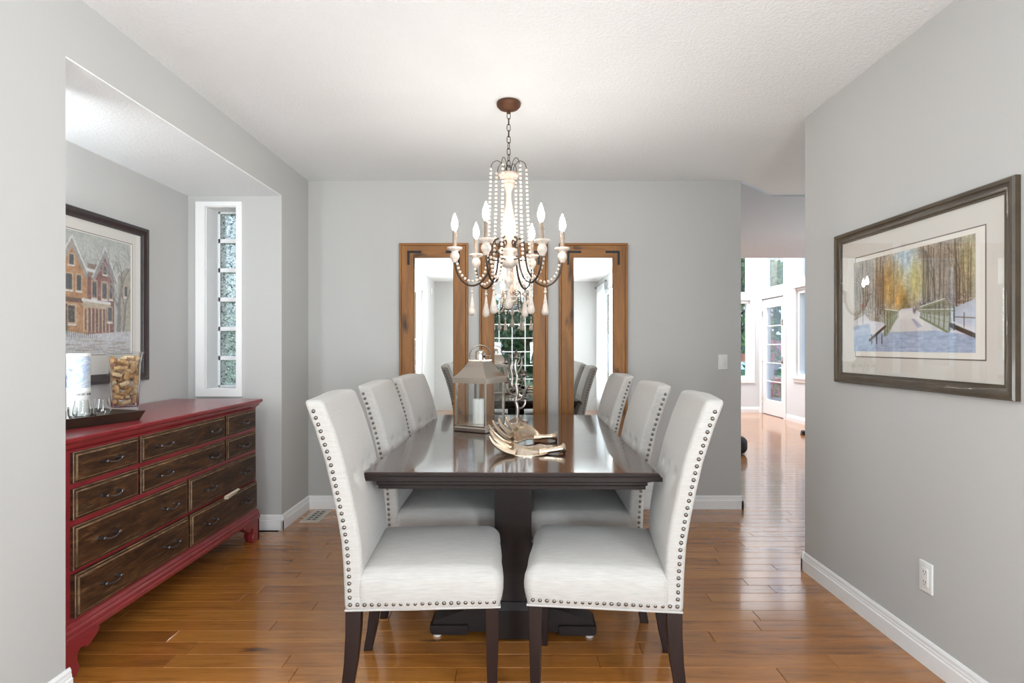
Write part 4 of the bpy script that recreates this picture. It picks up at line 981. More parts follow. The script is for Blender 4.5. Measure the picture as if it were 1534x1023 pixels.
# ================================================================== PAINTINGS (colour attribute on a fine sheet)
class Paint:
    def __init__(s, W, H, asp, seed):
        s.W, s.H, s.asp = W, H, asp; s.r = np.random.RandomState(seed)
        s.u, s.v = np.meshgrid((np.arange(W) + .5) / W, (np.arange(H) + .5) / H); s.a = np.ones((H, W, 3)) * 0.8
    def noise(s, fx, fy, oct_=3):
        out = np.zeros((s.H, s.W)); amp = 1; tot = 0
        for o in range(oct_):
            gx, gy = max(2, int(fx * 2 ** o)), max(2, int(fy * 2 ** o)); g = s.r.rand(gy + 2, gx + 2)
            x = s.u * gx; y = s.v * gy; xi = x.astype(int); yi = y.astype(int); xf = x - xi; yf = y - yi
            xf = xf * xf * (3 - 2 * xf); yf = yf * yf * (3 - 2 * yf)
            out += amp * ((g[yi, xi] * (1 - xf) + g[yi, xi + 1] * xf) * (1 - yf) + (g[yi + 1, xi] * (1 - xf) + g[yi + 1, xi + 1] * xf) * yf); tot += amp; amp *= 0.55
        return out / tot
    def c(s, rgb): return np.array(rgb) / 255.0
    def put(s, mask, rgb, al=1.0, var=0.0):
        m = (mask * al)[..., None] if not np.isscalar(mask) else mask * al; col = s.c(rgb)
        if var: col = np.clip(col + (s.noise(30, 30, 2)[..., None] - 0.5) * var, 0, 1)
        s.a = s.a * (1 - m) + col * m
    def poly(s, P, rgb, al=1.0, var=0.08):
        m = np.zeros((s.H, s.W), bool); n = len(P)
        for i in range(n):
            x0, y0 = P[i]; x1, y1 = P[(i + 1) % n]
            if y0 == y1: continue
            c = ((s.v >= min(y0, y1)) & (s.v < max(y0, y1))); xi = x0 + (s.v - y0) * (x1 - x0) / (y1 - y0); m ^= (c & (s.u < xi))
        s.put(m.astype(float), rgb, al, var)
    def line(s, x0, y0, x1, y1, w, rgb, al=1.0, w1=None):
        w1 = w if w1 is None else w1; A = s.asp
        dx, dy = (x1 - x0) * A, y1 - y0; L2 = dx * dx + dy * dy + 1e-12
        t = np.clip(((s.u - x0) * A * dx + (s.v - y0) * dy) / L2, 0, 1)
        d = np.hypot((s.u - x0) * A - t * dx, s.v - y0 - t * dy); ww = w + (w1 - w) * t
        s.put(np.clip((ww - d) * s.H + 0.5, 0, 1), rgb, al)
    def blob(s, x, y, rx, ry, rgb, al=1.0, soft=0.5):
        d = np.hypot((s.u - x) / rx, (s.v - y) / ry); s.put(np.clip((1 - d) / soft, 0, 1), rgb, al)
    def tree(s, x, y, h, w, rgb, depth=4, ang=0.0, al=0.9):
        x1 = x + math.sin(ang) * h / s.asp; y1 = y - math.cos(ang) * h
        s.line(x, y, x1, y1, w, rgb, al, w * 0.6)
        if depth > 0:
            for k in range(2): s.tree(x1 if k else x + (x1 - x) * .7, y1 if k else y + (y1 - y) * .7, h * s.r.uniform(.5, .75), w * 0.55, rgb, depth - 1, ang + s.r.uniform(.25, .6) * (1 if k else -1) * s.r.choice([1, 1, -1]), al)
    def sheet(s, name, w_, h_, parent, depth=0.0008):
        H, W = s.H, s.W; xs = np.linspace(-w_ / 2, w_ / 2, W + 1); zs = np.linspace(h_ / 2, -h_ / 2, H + 1)
        X, Z = np.meshgrid(xs, zs); co = np.stack([X, np.zeros_like(X), Z], -1).reshape(-1, 3)
        i = np.arange(H)[:, None] * (W + 1) + np.arange(W)[None]; f = np.stack([i, i + W + 1, i + W + 2, i + 1], -1).reshape(-1, 4)
        me = bpy.data.meshes.new(name); me.from_pydata(co.tolist(), [], f.tolist()); me.materials.append(M['picture'])
        a = np.clip(s.a, 0, 1); lin = np.where(a <= 0.04045, a / 12.92, ((a + 0.055) / 1.055) ** 2.4)
        vc = np.pad(lin, ((0, 1), (0, 1), (0, 0)), mode='edge').reshape(-1, 3); vc = np.concatenate([vc, np.ones((len(vc), 1))], 1)
        at = me.color_attributes.new('Col', 'FLOAT_COLOR', 'POINT'); at.data.foreach_set('color', vc.astype(np.float32).ravel())
        o = bpy.data.objects.new(name, me); COL.objects.link(o); o.parent = parent; return o

def framed(name, label, loc, rz, W, H, fw, fd, fmat, mat_in, prt, pw, ph, pc, mats=('mat', 'mat_line', 'mat_white')):
    """local frame: x along the wall, -y towards the room, z up; origin at the centre of the back"""
    t = thing(name, label, 'picture', loc, rz)
    prof = [(0.0, 0.0), (0.0, -fd * 0.75), (fw * 0.10, -fd), (fw * 0.32, -fd * 0.96), (fw * 0.42, -fd * 0.78), (fw * 0.82, -fd * 0.62), (fw * 0.86, -fd * 0.52), (fw, -fd * 0.50), (fw, 0.0)]
    b = MB(); rr = []
    for (i, d) in prof: rr.append([(-W / 2 + i, d, -H / 2 + i), (W / 2 - i, d, -H / 2 + i), (W / 2 - i, d, H / 2 - i), (-W / 2 + i, d, H / 2 - i)])
    rr.append(rr[0]); b.rings(rr, cap=False); b.build('frame', fmat, t, angle=35)
    (ml, mr, mt, mb) = mat_in       # mat opening margins from the outside of the frame
    b = MB(); b.box(-W / 2 + fw * .6, W / 2 - fw * .6, -0.006, -0.002, -H / 2 + fw * .6, H / 2 - fw * .6); b.build('mat_board', mats[0], t, smooth=False)
    x0, x1, z0, z1 = -W / 2 + ml, W / 2 - mr, -H / 2 + mb, H / 2 - mt
    b = MB(); b.box(x0, x1, -0.0068, -0.0055, z0, z1); b.build('mat_line', mats[1], t, smooth=False)
    b = MB(); e = 0.0045; b.box(x0 + e, x1 - e, -0.0074, -0.006, z0 + e, z1 - e); b.build('print_border', mats[2], t, smooth=False)
    o = prt.sheet('print', pw, ph, t); o.location = (pc[0], -0.0082, pc[1])
    b = MB(); b.box(-W / 2 + fw * .8, W / 2 - fw * .8, -fd * 0.45, -fd * 0.45 + 0.0015, -H / 2 + fw * .8, H / 2 - fw * .8); b.build('picture_glass', 'picture_glass', t, smooth=False)
    return t

# ---- winter bridge
P = Paint(330, 182, 1.82, 4); R = P.r
P.a[:] = P.c((172, 164, 150)); n1 = P.noise(5, 4, 4); n2 = P.noise(40, 10, 3); n3 = P.noise(10, 60, 3)
sky = np.clip(1 - np.hypot((P.u - .50) / .13, (P.v - .02) / .55), 0, 1); P.put(np.clip(sky * 1.6, 0, 1), (188, 205, 212), 0.95)
for (x, y, rx, ry, c_, al) in ((.38, .32, .16, .28, (214, 172, 70), .85), (.44, .48, .10, .18, (205, 150, 50), .9), (.28, .30, .14, .32, (168, 132, 92), .7), (.62, .34, .13, .26, (204, 190, 110), .85), (.57, .28, .05, .28, (205, 200, 140), .6), (.50, .52, .06, .14, (120, 105, 60), .8),
                              (.80, .35, .22, .4, (150, 128, 108), .75), (.95, .25, .12, .4, (186, 172, 110), .55), (.08, .3, .16, .4, (152, 146, 138), .8), (.20, .45, .12, .3, (140, 118, 98), .6), (.66, .56, .10, .07, (88, 78, 72), .8), (.86, .58, .14, .10, (125, 100, 88), .7), (.50, .60, .12, .03, (150, 110, 60), .8)):
    P.blob(x, y, rx, ry, c_, al, .8)
P.a *= (0.80 + 0.4 * n2)[..., None]
P.a += ((P.noise(70, 70, 2) - .5) * 0.22)[..., None] * np.array([1, .9, .7])
for k in range(95):
    x = R.choice([R.uniform(.02, .42), R.uniform(.64, .99)]); y1 = R.uniform(.55, .74) if x < .42 else R.uniform(.55, .72); dk = R.randint(50, 110); w_ = R.choice([.0018, .003, .0045, .0065])
    if .33 < x < .44: w_ = .0016
    P.line(x, y1, x + R.uniform(-.025, .025), R.uniform(-.05, .12), w_, (dk, int(dk * .88), int(dk * .78)), .85, w_ * .5)
for k in range(60):
    x = R.choice([R.uniform(.02, .42), R.uniform(.66, .99)]); y1 = R.uniform(.2, .7); P.line(x, y1, x + R.uniform(-.02, .02), y1 - R.uniform(.05, .2), .0014, (225, 222, 218), .6)
P.tree(.73, .56, .30, .008, (80, 66, 58), 5, -.06); P.tree(.66, .42, .16, .003, (96, 80, 66), 4, .1); P.tree(.10, .62, .28, .005, (84, 74, 66), 4, .05); P.tree(.23, .68, .32, .006, (88, 74, 62), 4, -.03); P.tree(.9, .6, .3, .006, (90, 74, 62), 4, .04)
for k in range(240):
    x = R.choice([R.uniform(.1, .42), R.uniform(.62, .98)]); y = R.uniform(.50, .72); P.blob(x, y, .006, .008, (222, 222, 226), .7, .7)
P.poly([(0, .70), (.15, .66), (.30, .70), (.42, .62), (.47, .575), (.55, .575), (.64, .64), (.82, .68), (1, .60), (1, 1), (0, 1)], (214, 214, 222), 1, .10)
P.poly([(0, .66), (.12, .60), (.20, .70), (.30, .74), (.32, .80), (0, .86)], (222, 220, 226), .9, .08); P.poly([(.84, .62), (1, .55), (1, .78), (.86, .74)], (196, 204, 220), .9, .08)
P.poly([(.455, .60), (.56, .60), (.72, .80), (.36, .82)], (226, 222, 220), 1, .05)
P.poly([(0, .84), (.3, .80), (.72, .80), (1, .86), (1, 1), (0, 1)], (158, 176, 204), .85, .18); P.poly([(0, .72), (.17, .70), (.2, 1), (0, 1)], (160, 186, 218), .7, .16)
for k in range(60): x = R.uniform(.2, 1); y = R.uniform(.83, .99); P.line(x, y, x + R.uniform(.03, .1), y + R.uniform(-.01, .01), .003, (206, 214, 228) if k % 2 else (128, 148, 184), .55)
for k in range(14): y = .68 + .01 * k; P.line(.40 - .002 * k, y, .62 + .003 * k, y + .012, .0016, (186, 180, 178), .6)
P.poly([(.55, .68), (.57, .68), (.64, .76), (.60, .77)], (156, 160, 190), .8, .04); P.blob(.575, .60, .018, .045, (104, 104, 112), .9, .6); P.blob(.575, .575, .008, .014, (215, 215, 220), .8, .5)
# left railing, olive green with snow caps, and brown guard rail
P.poly([(.335, .60), (.43, .585), (.43, .66), (.34, .84), (.31, .84)], (108, 116, 76), .55, .06)
for k in range(8): t_ = (k / 7) ** 1.6; x = .44 - .125 * t_; P.line(x, .60 - .02 * t_, x, .66 + .18 * t_, .0022 + .006 * t_, (92, 100, 62), .95)
P.line(.44, .600, .315, .575, .006, (120, 128, 88)); P.line(.44, .592, .32, .562, .004, (232, 232, 236)); P.line(.43, .63, .30, .69, .004, (150, 152, 116)); P.line(.43, .65, .32, .80, .004, (120, 124, 84))
P.line(.32, .74, .17, .88, .017, (62, 52, 46)); P.line(.32, .72, .17, .855, .005, (226, 228, 232)); 
for x in (.19, .24, .29): P.line(x, .83, x, .92, .008, (60, 50, 44))
# right railing
P.poly([(.62, .56), (.83, .54), (.86, .80), (.80, .82), (.62, .66)], (104, 112, 78), .35, .05)
P.line(.62, .585, .80, .535, .007, (134, 138, 88)); P.line(.62, .572, .80, .520, .004, (236, 236, 238)); P.line(.62, .605, .87, .635, .006, (128, 132, 92)); P.line(.62, .598, .87, .622, .0035, (234, 234, 238)); P.line(.62, .67, .82, .82, .010, (120, 126, 82)); P.line(.62, .64, .84, .74, .005, (150, 150, 116))
for k in range(9): t_ = (k / 8) ** 1.5; x = .625 + .215 * t_; P.line(x, .60 + .02 * t_, x - .008 * t_, .675 + .14 * t_, .003 + .006 * t_, (100, 108, 68), .95); P.line(x, .61, x + .02, .68 + .11 * t_, .0022, (206, 206, 200), .8)
P.line(.865, .60, .865, .80, .010, (84, 84, 68)); P.line(.84, .76, 1.0, .86, .020, (64, 54, 48)); P.line(.86, .735, 1.0, .82, .005, (226, 228, 234)); P.line(.87, .69, 1.0, .71, .004, (96, 84, 72)); P.line(.93, .66, .93, .78, .005, (84, 72, 62))
P.blob(.10, .50, .04, .035, (150, 92, 76), .8, .7); P.line(.10, .54, .10, .70, .003, (70, 60, 54))
P.a = np.clip(P.a * 0.97 + 0.02, 0, 1)
yc = (2.848 + 1.818) / 2; zc = (1.040 + 1.742) / 2
bridge = framed('framed_picture', 'bronze framed print of a snowy wooden footbridge through winter woods on the right wall', (XR, yc, zc), -PI / 2, 1.030, 0.703, 0.048, 0.024, 'frame_olive',
                (0.154, 0.126, 0.126, 0.122), P, 0.715, 0.405, (-0.012, 0.0))

# ---- snowy brick houses
P = Paint(230, 170, 1.36, 9); R = P.r
P.a[:] = P.c((190, 194, 186)); P.a *= (0.88 + .24 * P.noise(9, 9, 4))[..., None]
P.poly([(.0, .42), (.14, .18), (.26, .40), (.26, .9), (0, .9)], (150, 96, 66), 1, .14); P.line(.0, .40, .14, .16, .012, (214, 216, 216)); P.line(.14, .16, .27, .42, .012, (214, 216, 216))
def win(x, y, w_, h_, fc=(70, 74, 84)):
    P.poly([(x - w_ * .7, y - h_ * .62), (x + w_ * .7, y - h_ * .62), (x + w_ * .7, y + h_ * .6), (x - w_ * .7, y + h_ * .6)], (206, 176, 140), .8); P.poly([(x - w_ * .45, y - h_ * .5), (x + w_ * .45, y - h_ * .5), (x + w_ * .45, y + h_ * .5), (x - w_ * .45, y + h_ * .5)], fc, .95); P.line(x - w_ * .6, y + h_ * .62, x + w_ * .6, y + h_ * .62, .006, (226, 226, 228))
P.poly([(.36, .34), (.475, .10), (.60, .36), (.60, .86), (.36, .86)], (196, 136, 82), 1, .14)
P.poly([(.33, .36), (.475, .055), (.62, .38), (.59, .38), (.475, .14), (.37, .36)], (168, 160, 150), 1, .08); P.line(.33, .355, .475, .05, .006, (226, 228, 228)); P.line(.475, .05, .62, .37, .008, (226, 228, 228))
P.poly([(.60, .36), (.84, .36), (.84, .84), (.60, .84)], (146, 84, 76), 1, .14); P.poly([(.66, .36), (.755, .12), (.85, .36)], (150, 88, 80), 1, .12)
P.poly([(.60, .25), (.70, .24), (.66, .36), (.60, .36)], (150, 124, 110), 1, .1); P.line(.60, .30, .68, .31, .014, (224, 226, 228)); P.poly([(.64, .37), (.755, .09), (.87, .38), (.845, .38), (.755, .17), (.665, .38)], (160, 158, 154), 1, .08)
P.line(.64, .36, .755, .085, .006, (224, 226, 228)); P.line(.755, .085, .87, .37, .007, (224, 226, 228))
win(.47, .24, .04, .08); win(.45, .42, .05, .12); win(.53, .42, .04, .12); win(.66, .46, .04, .13); win(.75, .46, .045, .13); win(.81, .46, .03, .12); win(.755, .28, .035, .07); win(.20, .45, .05, .12); win(.09, .45, .05, .12)
P.poly([(.38, .55), (.60, .55), (.60, .58), (.38, .58)], (110, 72, 54), 1); P.poly([(.56, .56), (.80, .57), (.82, .62), (.56, .62)], (196, 176, 146), 1, .08); P.line(.56, .555, .80, .565, .012, (230, 230, 230))
for k in range(8): x = .57 + .032 * k; P.line(x, .62, x, .82, .006, (214, 190, 150)); 
for k in range(7): P.poly([(.578 + .032 * k, .64), (.592 + .032 * k, .64), (.592 + .032 * k, .80), (.578 + .032 * k, .80)], (112, 84, 72), .8)
win(.47, .68, .06, .14, (60, 54, 52)); win(.80, .66, .04, .12); P.poly([(.40, .60), (.44, .60), (.44, .84), (.40, .84)], (96, 62, 48), .9)
P.poly([(.88, .30), (.96, .22), (1, .26), (1, .8), (.88, .8)], (176, 170, 148), 1, .1); P.line(.87, .31, .96, .21, .008, (228, 230, 228)); win(.955, .44, .03, .09)
P.tree(.885, .86, .34, .030, (140, 130, 128), 5, .02, 1); P.tree(.93, .84, .30, .016, (128, 118, 116), 5, .12, .9); P.tree(.86, .5, .22, .010, (158, 150, 146), 4, -.35, .9); P.tree(.30, .84, .34, .016, (120, 110, 104), 5, -.04, .9)
P.poly([(0, .84), (.3, .80), (.6, .84), (.8, .82), (1, .80), (1, 1), (0, 1)], (202, 202, 206), 1, .12)
for k in range(50): x = R.uniform(0, .95); y = R.uniform(.88, .99); P.line(x, y, x + R.uniform(.03, .12), y + R.uniform(-.005, .005), .004, [(176, 150, 116), (150, 128, 112), (214, 208, 200), (160, 158, 150)][k % 4], .6)
P.blob(.40, .80, .06, .07, (104, 122, 84), .8, .7); P.blob(.36, .88, .05, .05, (120, 136, 96), .7, .7)
for k in range(16): x = .42 + .017 * k; P.line(x, .80 + .003 * k, x, .87, .003, (84, 74, 62), .8)
for k in range(120): P.blob(R.uniform(.3, 1), R.uniform(.5, .9), .006, .008, (226, 226, 228), .55, .7)
P.a = np.clip(P.a + ((P.noise(90, 70, 2) - .5) * .16)[..., None], 0, 1) * 0.93; P.a = P.a * 0.8 + P.a.mean(2, keepdims=True) * 0.2 
NX = -2.167
houses = framed('framed_picture', 'dark framed print of snow covered brick houses on the niche wall above the dresser', (NX, (3.428 + 2.33) / 2, (1.015 + 1.892) / 2), PI / 2, 1.098, 0.877, 0.050, 0.030, 'frame_dark',
                (0.118, 0.118, 0.105, 0.150), P, 0.820, 0.605, (0.0, 0.022))

# ================================================================== CHANDELIER
CX, CY = -0.037, 2.97
C = thing('chandelier', 'six arm whitewashed wood chandelier with bead strands hanging over the dining table', 'chandelier', (CX, CY, CZ))
Zc = lambda z: z - CZ
b = MB(); b.lathe([(0.0, Zc(2.4445)), (0.058, Zc(2.4445)), (0.0615, Zc(2.438)), (0.060, Zc(2.425)), (0.048, Zc(2.412)), (0.020, Zc(2.402)), (0.010, Zc(2.400)), (0.010, Zc(2.388)), (0, Zc(2.388))], n=32); b.build('canopy', 'rust', C)
zt, zb = 2.392, 2.118; nl = 9; L = (zt - zb) / nl
for k in range(nl):
    zc_ = zt - L * (k + .5); a = (PI / 2 if k % 2 else 0) + (0.5 if k > 4 else 0.25); hl = L * 0.5 + 0.0025; r = 0.0085; pts = []
    for i in range(14):
        t_ = 2 * PI * i / 14; x = r * math.cos(t_); z = math.sin(t_) * r + (hl - r) * (1 if math.sin(t_) > 0 else -1) * (1 if abs(math.sin(t_)) > 1e-6 else 0)
        pts.append((x * math.cos(a), x * math.sin(a), Zc(zc_) + z))
    b = MB(); b.tube(pts, 0.0019, 6, closed=True); b.build('chain_link', 'bronze', C)
b = MB(); b.tube([(0.012 * math.cos(t_), 0, Zc(2.110) + 0.014 * math.sin(t_)) for t_ in np.linspace(0, 2 * PI, 16)[:-1]], 0.003, 6, closed=True); b.lathe([(0.008, Zc(2.085)), (0.008, Zc(2.095)), (0.004, Zc(2.098))], n=12); b.build('hanging_loop', 'bronze', C)
b = MB(); b.lathe([(0.0, Zc(2.088)), (0.040, Zc(2.088)), (0.050, Zc(2.082)), (0.052, Zc(2.072)), (0.046, Zc(2.064)), (0.030, Zc(2.058)), (0.028, Zc(2.050)), (0.034, Zc(2.044)), (0.026, Zc(2.036)), (0.029, Zc(2.030)), (0.029, Zc(2.024)), (0.018, Zc(2.005)), (0.0135, Zc(1.980)), (0.0135, Zc(1.955)), (0.018, Zc(1.920)), (0.027, Zc(1.875)), (0.034, Zc(1.835)), (0.0365, Zc(1.805)), (0.034, Zc(1.780)), (0.026, Zc(1.755)), (0.024, Zc(1.748)), (0.029, Zc(1.742)), (0.027, Zc(1.734)), (0.018, Zc(1.722)), (0.017, Zc(1.702))], n=28)
b.build('column', 'blush', C, angle=60)
b = MB(); b.lathe([(0.0, Zc(1.703)), (0.040, Zc(1.703)), (0.051, Zc(1.699)), (0.052, Zc(1.690)), (0.044, Zc(1.680)), (0.038, Zc(1.668)), (0.036, Zc(1.662)), (0.046, Zc(1.656)), (0.048, Zc(1.640)), (0.042, Zc(1.622)), (0.026, Zc(1.610)), (0.012, Zc(1.604)), (0.011, Zc(1.560)), (0.020, Zc(1.550)), (0.022, Zc(1.538)), (0.012, Zc(1.520)), (0.004, Zc(1.505)), (0, Zc(1.503))], n=28)
b.build('hub', 'whitewash', C, angle=60)
ANG = [1, 63, 131, 182, 248, 306]
for ai, A in enumerate(ANG):
    a = math.radians(A); ca, sa = math.cos(a), math.sin(a); Rr = 0.272
    def pt(r, z): return (r * ca, r * sa, Zc(z))
    arm_pts = smoothpath([pt(0.050, 1.735), pt(0.034, 1.742), pt(0.031, 1.722), pt(0.048, 1.712), pt(0.066, 1.728), pt(0.066, 1.748), pt(0.050, 1.757)], 4)
    b = MB(); b.tube(arm_pts, 0.0032, 6); b.tube(smoothpath([pt(0.050, 1.757), pt(0.078, 1.735), pt(0.085, 1.66), pt(0.100, 1.590), pt(0.140, 1.535), pt(0.185, 1.517), pt(0.228, 1.535), pt(0.258, 1.580), pt(Rr, 1.640)], 5), 0.0050, 8)
    b.tube([pt(0.04, 1.645), pt(0.087, 1.645)], 0.0035, 6)
    arm = b.build('arm', 'bronze', C)
    b = MB(); o0 = pt(Rr, 0)
    b.lathe([(0.006, Zc(1.632)), (0.014, Zc(1.636)), (0.016, Zc(1.646)), (0.021, Zc(1.652)), (0.024, Zc(1.664)), (0.022, Zc(1.676)), (0.016, Zc(1.684)), (0.018, Zc(1.690)), (0.034, Zc(1.698)), (0.039, Zc(1.704)), (0.038, Zc(1.709)), (0.012, Zc(1.712)), (0, Zc(1.712))], (o0[0], o0[1], 0), 24)
    b.build('candle_cup', 'whitewash', C, angle=60)
    lean = (0.006 * sa, -0.006 * ca) if A in (306,) else (0, 0)
    b = MB(); b.tube([(o0[0], o0[1], Zc(1.711)), (o0[0] + lean[0], o0[1] + lean[1], Zc(1.786))], 0.0105, 14); b.ball((o0[0] + 0.0105, o0[1], Zc(1.76)), 0.003, 6, 4); b.build('candle_sleeve', 'sleeve', C)
    x, y = o0[0] + lean[0] * 1.2, o0[1] + lean[1] * 1.2
    b = MB(); b.lathe([(0.0085, Zc(1.786)), (0.0085, Zc(1.794)), (0.0, Zc(1.794))], (x, y, 0), 14); b.build('bulb_base', 'nickel', C)
    b = MB(); b.lathe([(0.0, Zc(1.794)), (0.0085, Zc(1.796)), (0.0140, Zc(1.808)), (0.0165, Zc(1.823)), (0.0155, Zc(1.838)), (0.0105, Zc(1.856)), (0.0050, Zc(1.870)), (0.0015, Zc(1.880)), (0, Zc(1.882))], (x, y, 0), 16); b.build('light_bulb', 'bulb', C)
    # bronze wire curl on the crown with its bead strand, then beads along the arm up to the cup
    b = MB(); b.tube(smoothpath([pt(0.020, 2.086), pt(0.030, 2.125), pt(0.055, 2.148), pt(0.080, 2.138), pt(0.090, 2.112)], 5), 0.0019, 6); b.build('crown_wire', 'bronze', C)
    a2 = a; da = math.radians(4)
    def pt2(r, z): return (r * math.cos(a + da), r * math.sin(a + da), Zc(z))
    path = smoothpath([pt2(0.090, 2.104), pt2(0.093, 2.0), pt2(0.098, 1.85), pt2(0.106, 1.70), pt2(0.116, 1.60), pt2(0.140, 1.555), pt2(0.185, 1.537), pt2(0.224, 1.554), pt2(0.249, 1.592), pt2(0.262, 1.640)], 14)
    b = MB(); d = 0; step = 0.0208; last = path[0]; b.ball(last, 0.0068, 7, 5)
    wire = MB(); wire.tube(path[::3] + [path[-1]], 0.0008, 4)
    for i in range(1, len(path)):
        sg = path[i] - path[i - 1]; ln = sg.length; pos = 0
        while d + (ln - pos) >= step:
            pos += step - d; q = path[i - 1] + sg * (pos / ln); b.ball(q, 0.0074, 7, 5); d = 0
        d += ln - pos
    st = b.build('bead_strand', 'bead', C); wire.build('strand_wire', 'bronze', st)
    # tear drop under the arm
    x, y = 0.185 * ca, 0.185 * sa; b = MB()
    b.ball((x, y, Zc(1.500)), 0.0062, 8, 6); b.ball((x, y, Zc(1.487)), 0.0085, 10, 6); b.tube([(x, y, Zc(1.516)), (x, y, Zc(1.475))], 0.0012, 5)
    b.lathe([(0.0, Zc(1.478)), (0.0045, Zc(1.474)), (0.0065, Zc(1.455)), (0.011, Zc(1.425)), (0.0165, Zc(1.400)), (0.0185, Zc(1.386)), (0.017, Zc(1.374)), (0.010, Zc(1.368)), (0.006, Zc(1.366)), (0, Zc(1.365))], (x, y, 0), 16)
    b.build('tear_drop', 'whitewash', C, angle=60)
x = y = 0; b = MB(); b.lathe([(0.0, Zc(1.503)), (0.006, Zc(1.495)), (0.010, Zc(1.47)), (0.018, Zc(1.44)), (0.021, Zc(1.42)), (0.015, Zc(1.402)), (0, Zc(1.398))], n=16); b.build('tear_drop', 'whitewash', C, angle=60)

# ================================================================== LANTERN AND CANDLE
TT = 0.7605
Ln = thing('lantern', 'large square nickel lantern with glass sides and a ring handle on the dining table', 'lantern', (-0.193, 3.165, TT), math.radians(-30))
def sqr(h, z): return rectring(-h, h, -h, h, z)
b = MB(); b.rings([sqr(0.100, 0), sqr(0.102, 0.004), sqr(0.102, 0.020), sqr(0.096, 0.026), sqr(0.096, 0.036)]); b.build('base', 'nickel', Ln, smooth=False, bevel=0.0015)
for sx_ in (-1, 1):
    for sy_ in (-1, 1):
        b = MB(); b.box(sx_ * 0.0955 - 0.0055, sx_ * 0.0955 + 0.0055, sy_ * 0.0955 - 0.0055, sy_ * 0.0955 + 0.0055, 0.036, 0.262) if False else b.box(min(sx_ * 0.086, sx_ * 0.097), max(sx_ * 0.086, sx_ * 0.097), min(sy_ * 0.086, sy_ * 0.097), max(sy_ * 0.086, sy_ * 0.097), 0.036, 0.262)
        b.build('corner_post', 'nickel', Ln, smooth=False, bevel=0.001)
for k in range(4):
    R4 = Matrix.Rotation(k * PI / 2, 4, 'Z')
    b = MB(); b.box(-0.086, 0.086, -0.0925, -0.0905, 0.036, 0.262); b.xf(R4); b.build('glass_pane', 'lantern_glass', Ln, smooth=False)
b = MB(); b.rings([sqr(0.090, 0.256), sqr(0.106, 0.256), sqr(0.106, 0.284), sqr(0.103, 0.288), sqr(0.090, 0.300), sqr(0.074, 0.320), sqr(0.058, 0.345), sqr(0.046, 0.366), sqr(0.042, 0.372), sqr(0.045, 0.374), sqr(0.045, 0.379), sqr(0.0, 0.3795)], cap=False)
b.rings([sqr(0.090, 0.256), sqr(0.0, 0.257)], cap=False); b.build('roof', 'nickel', Ln, angle=30)
b = MB(); b.lathe([(0.026, 0.379), (0.026, 0.408), (0.029, 0.410), (0.027, 0.420), (0.016, 0.430), (0.0, 0.433)], n=24); b.build('cap', 'nickel', Ln, angle=50)
b = MB(); b.lathe([(0.0, 0), (0.007, 0.0), (0.007, 0.004), (0, 0.004)], n=10); b.xf(Matrix.Translation((0.0255, -0.0, 0.396)) @ Matrix.Rotation(PI / 2, 4, 'Y')); b.build('cap_opening', 'black', Ln)
Rr = Matrix.Rotation(math.radians(36), 4, 'Z') @ Matrix.Rotation(math.radians(12), 4, 'X')
b = MB(); b.tube([Vector((0, 0, 0.400)) + Rr @ Vector((0.057 * math.cos(t_), 0, 0.057 * math.sin(t_))) for t_ in np.linspace(0, 2 * PI, 41)[:-1]], 0.0038, 8, closed=True)
b.tube([Vector((0, 0, 0.400)) + Rr @ Vector((-0.057, 0, 0)), Vector((0, 0, 0.400)) + Rr @ Vector((0.057, 0, 0))], 0.003, 8); b.build('ring_handle', 'nickel', Ln)
Cn = thing('pillar_candle', 'white pillar candle standing inside the glass lantern', 'candle', (-0.197, 3.160, TT + 0.0362))
b = MB(); b.lathe([(0, 0), (0.034, 0), (0.0355, 0.003), (0.0355, 0.128), (0.033, 0.132), (0.024, 0.128), (0.0, 0.125)], n=28); b.build('wax', 'wax', Cn, angle=50)
b = MB(); b.tube([(0, 0, 0.124), (0.001, 0, 0.132), (0.003, 0.001, 0.138)], 0.0012, 6); b.build('wick', 'wick', Cn)

